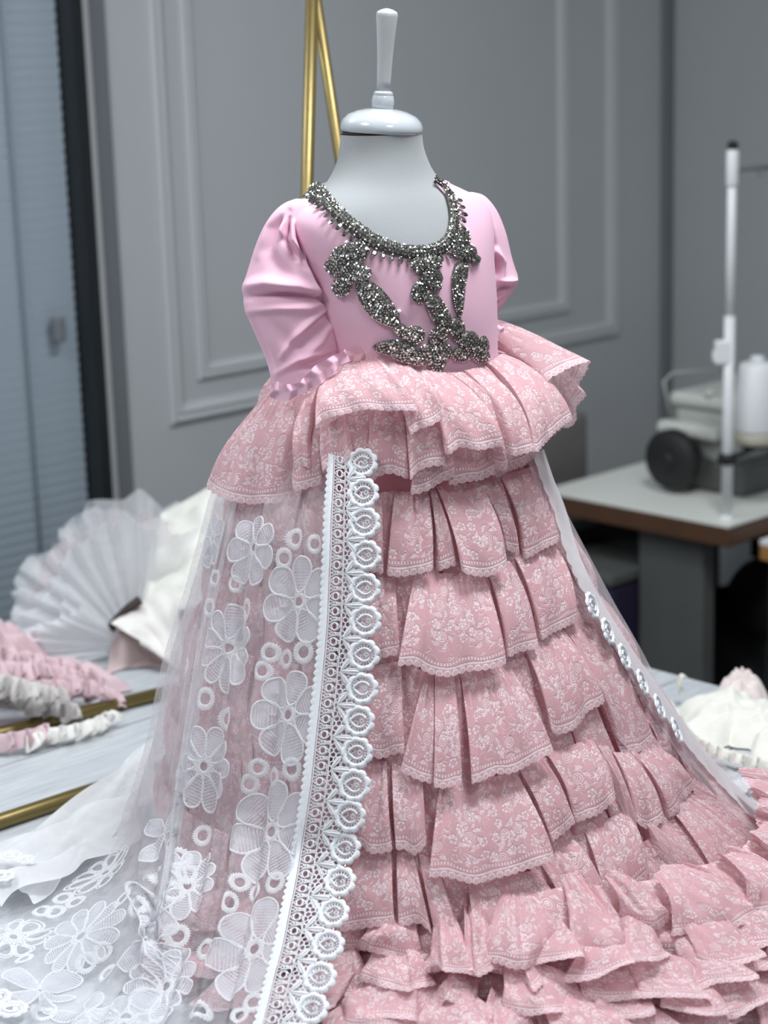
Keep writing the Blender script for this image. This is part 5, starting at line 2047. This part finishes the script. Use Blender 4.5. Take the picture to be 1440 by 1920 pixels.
V = np.concatenate([LP(np.zeros((1, 2)), 0.0002), LP(outer[::4] * RR * 0.7, 0.0002)])
mb.add(V, [(0, 1 + i, 1 + (i + 1) % 24) for i in range(24)])
ros0 = None
leafmesh = None


def place(name, mesh_o, P, xa, ya, nn, scl, parent):
    M = Matrix(((xa[0], ya[0], nn[0], P[0]), (xa[1], ya[1], nn[1], P[1]), (xa[2], ya[2], nn[2], P[2]), (0, 0, 0, 1))) @ Matrix.Scale(scl, 4)
    o = bpy.data.objects.new(name, mesh_o)
    COL.objects.link(o)
    o.parent = parent
    o.matrix_parent_inverse = Matrix.Identity(4)
    o.matrix_local = M
    return o


tmp = mb.build('rosette', 'thread_white', None)
ros_mesh = tmp.data
ros_mesh.materials.append(MATS['tulle_white'])
for f_ in list(ros_mesh.polygons)[nb_:]:
    f_.material_index = 1

bpy.data.objects.remove(tmp)
lm = MB()
Lf = petal_line(0.0185, 0.0044, 0.0, 0.0, 26, pw=0.8)
ribbon(lm, LP, Lf, 0.0007, off=0.0014)
n = len(Lf)
Vc = np.concatenate([LP(Lf * 1.0, 0.0006), LP(np.stack([Lf[:, 0], Lf[:, 1] * 0.1], 1), 0.0016)])
lm.add(Vc, [(i, (i + 1) % n, n + (i + 1) % n, n + i) for i in range(n)])
tmp = lm.build('leaf', 'thread_white', None)
leaf_mesh = tmp.data
bpy.data.objects.remove(tmp)


def orient(d, nn):
    d = d / np.linalg.norm(d)
    nn = nn - d * np.dot(nn, d)
    nn /= np.linalg.norm(nn)
    return d, np.cross(nn, d), nn


links = MB()
rpos = []
for i, (x, y) in enumerate(ROS):
    P = hit_skirt(x, y, OV + 0.007, 0.022, FL)
    rpos.append(P)
for i, P in enumerate(rpos):
    A = rpos[max(i - 1, 0)]
    B = rpos[min(i + 1, len(rpos) - 1)]
    dn = (B - A) / np.linalg.norm(B - A)
    k_ = int(np.argmin(np.linalg.norm(tmi_ - P, axis=1)))
    wd = tou_[k_] - tin_[k_]
    nn = np.cross(dn, wd)
    nn /= np.linalg.norm(nn)
    if np.dot(nn, CAMDIR) < 0:
        nn = -nn
    xa, ya, nz = orient(wd - dn * np.dot(wd, dn), nn)
    place('rosette', ros_mesh, P, xa, ya, nz, rng.uniform(.97, 1.03), trim)
    # three leaves below each rosette
    if i < len(rpos) - 1:
        sm_ = (TS[k_] + 0.0195)
        C = tr_eval(np.array(sm_), np.array(0.42), 0.001)
        for ang, scl in ((0.0, 1.05), (0.95, 0.85), (-0.95, 0.85)):
            d = xa * math.cos(ang) + ya * math.sin(ang)
            a_, b_, c_ = orient(d, nn)
            place('leaf', leaf_mesh, C + d * 0.001, a_, b_, c_, scl, trim)
        # little linking bars between rosettes
        Q = rpos[i + 1]
        for sx in (-0.003, 0.003):
            p0 = P + dn * RR * 0.9 + xa * sx
            p1 = Q - dn * RR * 0.9 + xa * sx
            w_ = xa * 0.0006
            links.add([p0 - w_, p0 + w_, p1 + w_, p1 - w_], [(0, 1, 2, 3)])
links.build('rosette_links', 'thread_white', trim, kind='stuff')

# the far edge of the overskirt carries the same trim
RR2 = [(1062, 1035), (1083, 1085), (1110, 1136), (1139, 1184), (1170, 1232), (1204, 1280), (1236, 1326), (1268, 1370), (1302, 1414), (1340, 1458), (1382, 1502), (1424, 1546)]
trim2 = None
V = []
mid = [(1000, 850), (1018, 905), (1040, 960)] + RR2
pts = [hit_skirt(x, y, 0.027, 0.014) for x, y in mid]
pts2 = [hit_skirt(x + 20, y - 8, 0.027, 0.014) for x, y in mid]
a_, b_ = cr(np.array(pts), 12), cr(np.array(pts2), 12)
n = len(a_)
sc = 0.006 * np.abs(np.sin(np.arange(n) * math.pi / 6))
dirn = a_ - b_
dirn /= np.linalg.norm(dirn, axis=1)[:, None]
V = np.concatenate([a_ + dirn * sc[:, None], (a_ + b_) / 2, b_])
F = [(k_ * n + i, k_ * n + i + 1, (k_ + 1) * n + i + 1, (k_ + 1) * n + i) for k_ in range(2) for i in range(n - 1)]
trim2 = mk('lace_trim', V, F, 'tulle_fold', dress, label='lace trim along the far overskirt edge')
for i, (x, y) in enumerate(RR2[2:8]):
    P = hit_skirt(x, y, 0.030, 0.018)
    th = to_cyl(P)[0]
    nn = np.array([math.sin(th), -math.cos(th), 0.45])
    xa, ya, nz = orient(np.array([-math.cos(th), -math.sin(th), 0.2]), nn)
    place('rosette', ros_mesh, P, xa, ya, nz, 0.95, trim2)

# folded-back layers of the train on the table
def drape(name, outline_px, h, mat, seed, parent, n=46, amp=0.010):
    """cloth lying on the table: px quad (4 corners), rippled"""
    A, B, C_, D_ = [on_z(x, y, ZT + h) for x, y in outline_px]
    r2 = np.random.default_rng(seed)
    ph = r2.uniform(0, 6.28, 8)
    V = np.zeros((n, n, 3))
    for i in range(n):
        for j in range(n):
            a, b = i / (n - 1), j / (n - 1)
            P = A * (1 - a) * (1 - b) + B * a * (1 - b) + C_ * a * b + D_ * (1 - a) * b
            w_ = math.sin(9 * a + ph[0] + 3 * b) + 0.7 * math.sin(14 * b + ph[1] + 4 * a) + 0.5 * math.sin(23 * a - 9 * b + ph[2])
            V[i, j] = P + np.array([0.008 * math.sin(11 * b + ph[3]), 0.008 * math.sin(10 * a + ph[4]), amp * (0.6 + 0.5 * w_)])
    V[..., 2] = np.maximum(V[..., 2], ZT + 0.003)
    return mk(name, V.reshape(-1, 3), grid_faces(n, n), mat, parent)


drape('train_fold', [(292, 1400), (300, 1500), (60, 1700), (-30, 1640)], 0.024, 'tulle_fold', 3, overlay)
drape('train_fold', [(240, 1490), (255, 1590), (0, 1690), (-60, 1630)], 0.034, 'tulle_fold', 5, overlay)
for (x, y, sc_) in ((20, 1606, 0.9), (48, 1612, 0.7), (4, 1643, 0.9), (22, 1893, 1.0), (-8, 1870, 1.0)):
    P = on_z(x, y, ZT + 0.05 if y < 1700 else ZT + 0.024)
    place('rosette', ros_mesh, P, X, Y, Z, sc_, trim2)

# ================================================================== clothes heaped on the table
def heap(name, path_px, w_px, h, mat, seed, label, cat, parent=None, waves=16, amp=0.03, layers=1, curl=0.6):
    """a gathered ruffle strip snaking over the table along a px path"""
    r2 = np.random.default_rng(seed)
    P = cr(np.array([on_z(x, y, ZT + hh) for x, y, hh in path_px]), 24)
    s, P, _ = arc_resample(P, step=0.0022)
    n = len(P)
    tan = np.gradient(P, axis=0)
    tan /= np.linalg.norm(tan, axis=1)[:, None]
    side = np.cross(tan, Z)
    side /= np.linalg.norm(side, axis=1)[:, None]
    side = np.where((side @ np.array([0.0, -1.0, 0.0]))[:, None] < 0, -side, side)   # towards the viewer
    nv_ = 16
    ph = np.cumsum(r2.uniform(0.5, 1.5, n)) * (1.5 * waves * 2 * math.pi * 0.0022 / 0.25)
    wob = np.interp(np.arange(n), np.linspace(0, n, 14), r2.uniform(0.7, 1.3, 14))
    w = w_px * U * 1.1
    V = np.zeros((n, nv_, 3))
    for j in range(nv_):
        q = j / (nv_ - 1)
        g = q ** 1.2
        up = h * (math.sin(math.pi * min(1, 0.25 + q * 0.75)) ** 0.8)
        V[:, j] = P + side * (w * q * wob)[:, None] + Z * up + (Z + side) * (amp * 0.3 * g * np.sin(ph * 2.7 + 4 * q))[:, None] + (Z * 0.55 + side * 0.4) * (amp * g * np.sin(ph + 2.2 * q))[:, None] + tan * (amp * curl * g * np.cos(ph * 1.0 + 1.0))[:, None]
    V[..., 2] = np.maximum(V[..., 2], ZT + 0.003)
    o = mk(name, V.reshape(-1, 3), grid_faces(n, nv_), mat, parent)
    if parent is None:
        tag(o, label, cat)
    return o


def mound(name, cpx, rx_px, ry, h, mat, seed, parent=None, n=70, rough=0.25, label=None, cat=None, fold_n=5):
    """crumpled cloth mound resting on the table"""
    r2 = np.random.default_rng(seed)
    c = on_z(cpx[0], cpx[1], ZT)
    rx = rx_px * np.linalg.norm(c - CAM) / FPX
    th = np.linspace(0, 2 * math.pi, n, endpoint=False)
    q = np.linspace(0, 1, 34)
    T_, Q_ = np.meshgrid(th, q, indexing='ij')
    ph = r2.uniform(0, 6.28, 12)
    edge = 1 + rough * 0.5 * (np.sin(3 * T_ + ph[0]) + 0.6 * np.sin(5 * T_ + ph[1]) + 0.4 * np.sin(11 * T_ + ph[2]))
    R_ = Q_ * edge
    x = R_ * rx * np.cos(T_)
    y = R_ * ry * np.sin(T_)
    z = h * np.clip(1 - Q_ ** 2.2, 0, 1) ** 0.8
    fx, fy = x / rx, y / ry
    cr_ = np.zeros_like(x)
    for k_ in range(fold_n):
        a = r2.uniform(0, 3.14)
        f_ = r2.uniform(6, 18)
        cr_ += (0.5 + 0.5 * np.sin(f_ * 1.3 * (fx * math.cos(a) + fy * math.sin(a)) + ph[3 + k_ % 8] + 1.8 * np.sin(3 * fx + ph[2] + k_) + 1.2 * np.sin(4 * fy + ph[1]))) ** 1.6 * r2.uniform(.5, 1)
    cr_ /= fold_n
    z = z * (0.75 + 0.5 * cr_) + h * rough * (cr_ - 0.4) * np.clip(1.2 - Q_, 0, 1)
    V = np.stack([c[0] + x, c[1] + y, np.maximum(ZT + 0.003, ZT + z)], -1)
    o = mk(name, V.reshape(-1, 3), grid_faces(n, len(q), True), mat, parent)
    if parent is None:
        tag(o, label, cat)
    return o


# ---- tulle tutu lying on its side
tc0 = on_z(262, 1215, ZT)
tutu = empty('tulle_tutu', tc0, 'white tulle tutu lying on the table, layers fanned upwards', 'tutu')


def fan(name, cpx, depth_y, a0, a1, rads, ripple, mat, seed, tilt=0.0):
    r2 = np.random.default_rng(seed)
    c = on_y(cpx[0], cpx[1], depth_y)
    n, nv_ = 260, 14
    a = np.linspace(a0, a1, n)
    kn = np.linspace(a0, a1, len(rads))
    rr = np.interp(a, kn, rads) * U * depth_y / 2.3
    jag = np.interp(a, np.linspace(a0, a1, 22), r2.uniform(0.92, 1.05, 22))
    ph = np.cumsum(r2.uniform(0.2, 1.8, n)) * 0.24
    V = np.zeros((n, nv_, 3))
    for j in range(nv_):
        q = 0.12 + 0.88 * j / (nv_ - 1)
        r_ = rr * jag * q
        V[:, j] = c + np.stack([r_ * np.cos(a), ripple * q * np.sin(ph) + tilt * q, r_ * np.sin(a)], 1)
    V[..., 2] = np.maximum(V[..., 2], ZT + 0.004)
    return mk(name, V.reshape(-1, 3), grid_faces(n, nv_), mat, tutu)


R1 = math.radians
yT = tc0[1] + 0.06
for i, (dy, a0, a1, rads, mt) in enumerate((
        (0.13, 62, 168, (270, 285, 290, 262, 265, 255), 'tutu_tulle'), (0.08, 58, 172, (262, 240, 285, 250, 262, 250), 'tutu_tulle'),
        (0.04, 70, 176, (250, 270, 262, 240, 240, 250), 'tutu_pink'), (0.0, 60, 178, (268, 255, 240, 210, 236, 252), 'tutu_tulle'),
        (-0.05, 75, 182, (255, 262, 230, 190, 226, 240), 'tutu_tulle'), (-0.09, 95, 186, (230, 240, 180, 150, 226, 236), 'tutu_tulle'),
        (-0.12, 128, 190, (150, 140, 190, 236, 225), 'tutu_tulle'))):
    fan('tulle_layer', (255, 1215), yT + dy, R1(a0), R1(a1), rads, 0.009, mt, 40 + i, tilt=dy * 0.5)
wb = on_y(252, 1180, yT - 0.1)
tube('waistband', [on_y(x, y, yT - 0.14) for x, y in ((206, 1180), (222, 1160), (240, 1142), (262, 1125))], 0.008, 'gap_dark', tutu, 12)

# ---- cream layered dress beside the tutu
creamd = empty('cream_dress', on_z(330, 1200, ZT), 'cream satin dress folded between tutu and pink gown', 'dress')
def sheet(name, quad, mat, parent, amp, fx, fy, seed, n=40, lacy=0.0):
    r2 = np.random.default_rng(seed)
    ph = r2.uniform(0, 6.28, 6)
    A, B, C_, D_ = [on_y(x, y, yy) for x, y, yy in quad]
    V = np.zeros((n, n, 3))
    for i in range(n):
        for j in range(n):
            a, b = i / (n - 1), j / (n - 1)
            P = A * (1 - a) * (1 - b) + B * a * (1 - b) + C_ * a * b + D_ * (1 - a) * b
            w_ = math.sin(fx * a + ph[0] + 2 * b) + 0.6 * math.sin(fy * b + ph[1] + 2.5 * a) + 0.35 * math.sin(2.3 * fx * a - fy * b + ph[2])
            P = P + np.array([0, -amp * w_, 0.3 * amp * w_])
            if lacy and j == n - 1:
                P = P + np.array([0, 0, -lacy * abs(math.sin(a * 40))])
            V[i, j] = P
    V[..., 2] = np.maximum(V[..., 2], ZT + 0.003)
    return mk(name, V.reshape(-1, 3), grid_faces(n, n), mat, parent)


yc_ = on_z(320, 1290, ZT)[1]
sheet('skirt_panel', [(290, 1000, yT + .10), (400, 925, yT + .12), (420, 1110, yT - .06), (262, 1140, yT - .08)], 'cream_cloth', creamd, 0.012, 6, 9, 61)
sheet('skirt_panel', [(300, 962, yT + .16), (420, 900, yT + .16), (430, 1020, yT + .06), (285, 1040, yT + .08)], 'cream_cloth', creamd, 0.010, 5, 7, 62)
sheet('skirt_panel', [(232, 1150, yT - .10), (390, 1075, yT - .02), (400, 1130, yT - .10), (225, 1168, yT - .14)], 'ivory_cloth', creamd, 0.006, 4, 5, 63)
# ---- dusty pink garment with a white lace flap
lf_ = empty('lace_trimmed_top', on_z(290, 1290, ZT), 'dusty pink top with a white lace flap, between tutu and gold bar', 'garment')
sheet('top_body', [(212, 1165, yT - .12), (350, 1150, yT - .10), (340, 1312, yT - .18), (196, 1318, yT - .19)], 'greige_pink', lf_, 0.012, 7, 6, 64)
sheet('lace_flap', [(208, 1168, yT - .15), (330, 1090, yT - .12), (345, 1255, yT - .20), (262, 1200, yT - .20)], 'ivory_cloth', lf_, 0.006, 8, 9, 65, lacy=0.008)

# ---- pink ruched garment in front of the tutu, and its pale ruffles
pk = empty('pink_ruffled_dress', on_z(80, 1320, ZT), 'pink ruched dress with gathered frills heaped left of the tutu', 'dress')
mound('bodice', (75, 1292), 140, 0.075, 0.055, 'pink_cloth', 71, pk, rough=0.35, fold_n=6)
mound('bodice', (-20, 1275), 120, 0.085, 0.10, 'pink_cloth', 72, pk, rough=0.3, fold_n=6)
for q, (pth, wd, am) in enumerate((
        ([(-60, 1225, .075), (0, 1232, .075), (60, 1250, .06), (110, 1262, .05)], 40, .018), ([(-50, 1262, .07), (30, 1262, .065), (100, 1268, .055), (160, 1282, .04)], 38, .018),
        ([(60, 1250, .06), (120, 1258, .055), (170, 1276, .04), (205, 1300, .02)], 34, .016), ([(-40, 1300, .05), (50, 1300, .045), (120, 1296, .04), (205, 1312, .012)], 34, .016),
        ([(90, 1286, .045), (130, 1290, .045), (170, 1300, .03), (212, 1318, .008)], 30, .016), ([(-60, 1395, .01), (0, 1400, .012), (60, 1390, .012), (90, 1380, .012)], 22, .014))):
    heap('frill', pth, wd, 0.022, 'pink_cloth', 173 + q, None, None, pk, waves=7, amp=am, curl=0.9)
heap('ruffle_trim', [(-40, 1318, .03), (30, 1310, .04), (80, 1325, .035), (150, 1340, .02)], 40, 0.02, 'greige_cloth', 76, 'grey-white gathered ruffle trim heaped below the pink ruched dress', 'trim', None, waves=8, amp=0.020)
heap('ruffle_trim', [(-50, 1290, .075), (10, 1285, .08), (60, 1298, .07), (110, 1312, .05)], 32, 0.02, 'greige_cloth', 77, 'crumpled greige ruffle strip resting on the pink ruched dress', 'trim', None, waves=9, amp=0.018)
heap('ruffle_trim', [(45, 1402, .008), (90, 1385, .012), (150, 1375, .012), (205, 1352, .008)], 22, 0.018, 'ivory_cloth', 78, 'small ivory ruffle strip lying between the two gold bars', 'trim', None, waves=8, amp=0.016)

# ---- cream lace heap at the far right end of the table
cl_ = empty('cream_lace_dress', on_z(1370, 1370, ZT), 'cream lace dress heaped at the right end of the table', 'dress')
mound('lace_body', (1375, 1360), 112, 0.11, 0.044, 'cream_cloth', 81, cl_, rough=0.3, fold_n=7)
mound('lace_body', (1455, 1390), 100, 0.10, 0.042, 'cream_cloth', 82, cl_, rough=0.35, fold_n=7)
mound('pink_lining', (1390, 1315), 46, 0.045, 0.050, 'blush_cloth', 83, cl_, rough=0.25)
heap('lace_edge', [(1262, 1330, .01), (1300, 1385, .02), (1370, 1420, .015), (1450, 1440, .01)], 16, 0.012, 'cream_cloth', 84, None, None, cl_, waves=9, amp=0.010)
heap('lace_edge', [(1268, 1300, .02), (1275, 1285, .03), (1290, 1290, .03)], 16, 0.02, 'cream_cloth', 85, None, None, cl_, waves=7, amp=0.010)
lr = heap('lace_runner', [(1335, 1492, .004), (1390, 1470, .008), (1450, 1462, .006), (1500, 1470, .006)], 46, 0.010, 'ivory_lace', 86, 'flat white lace strip lying in front of the cream lace dress', 'lace strip', None, waves=7, amp=0.010)
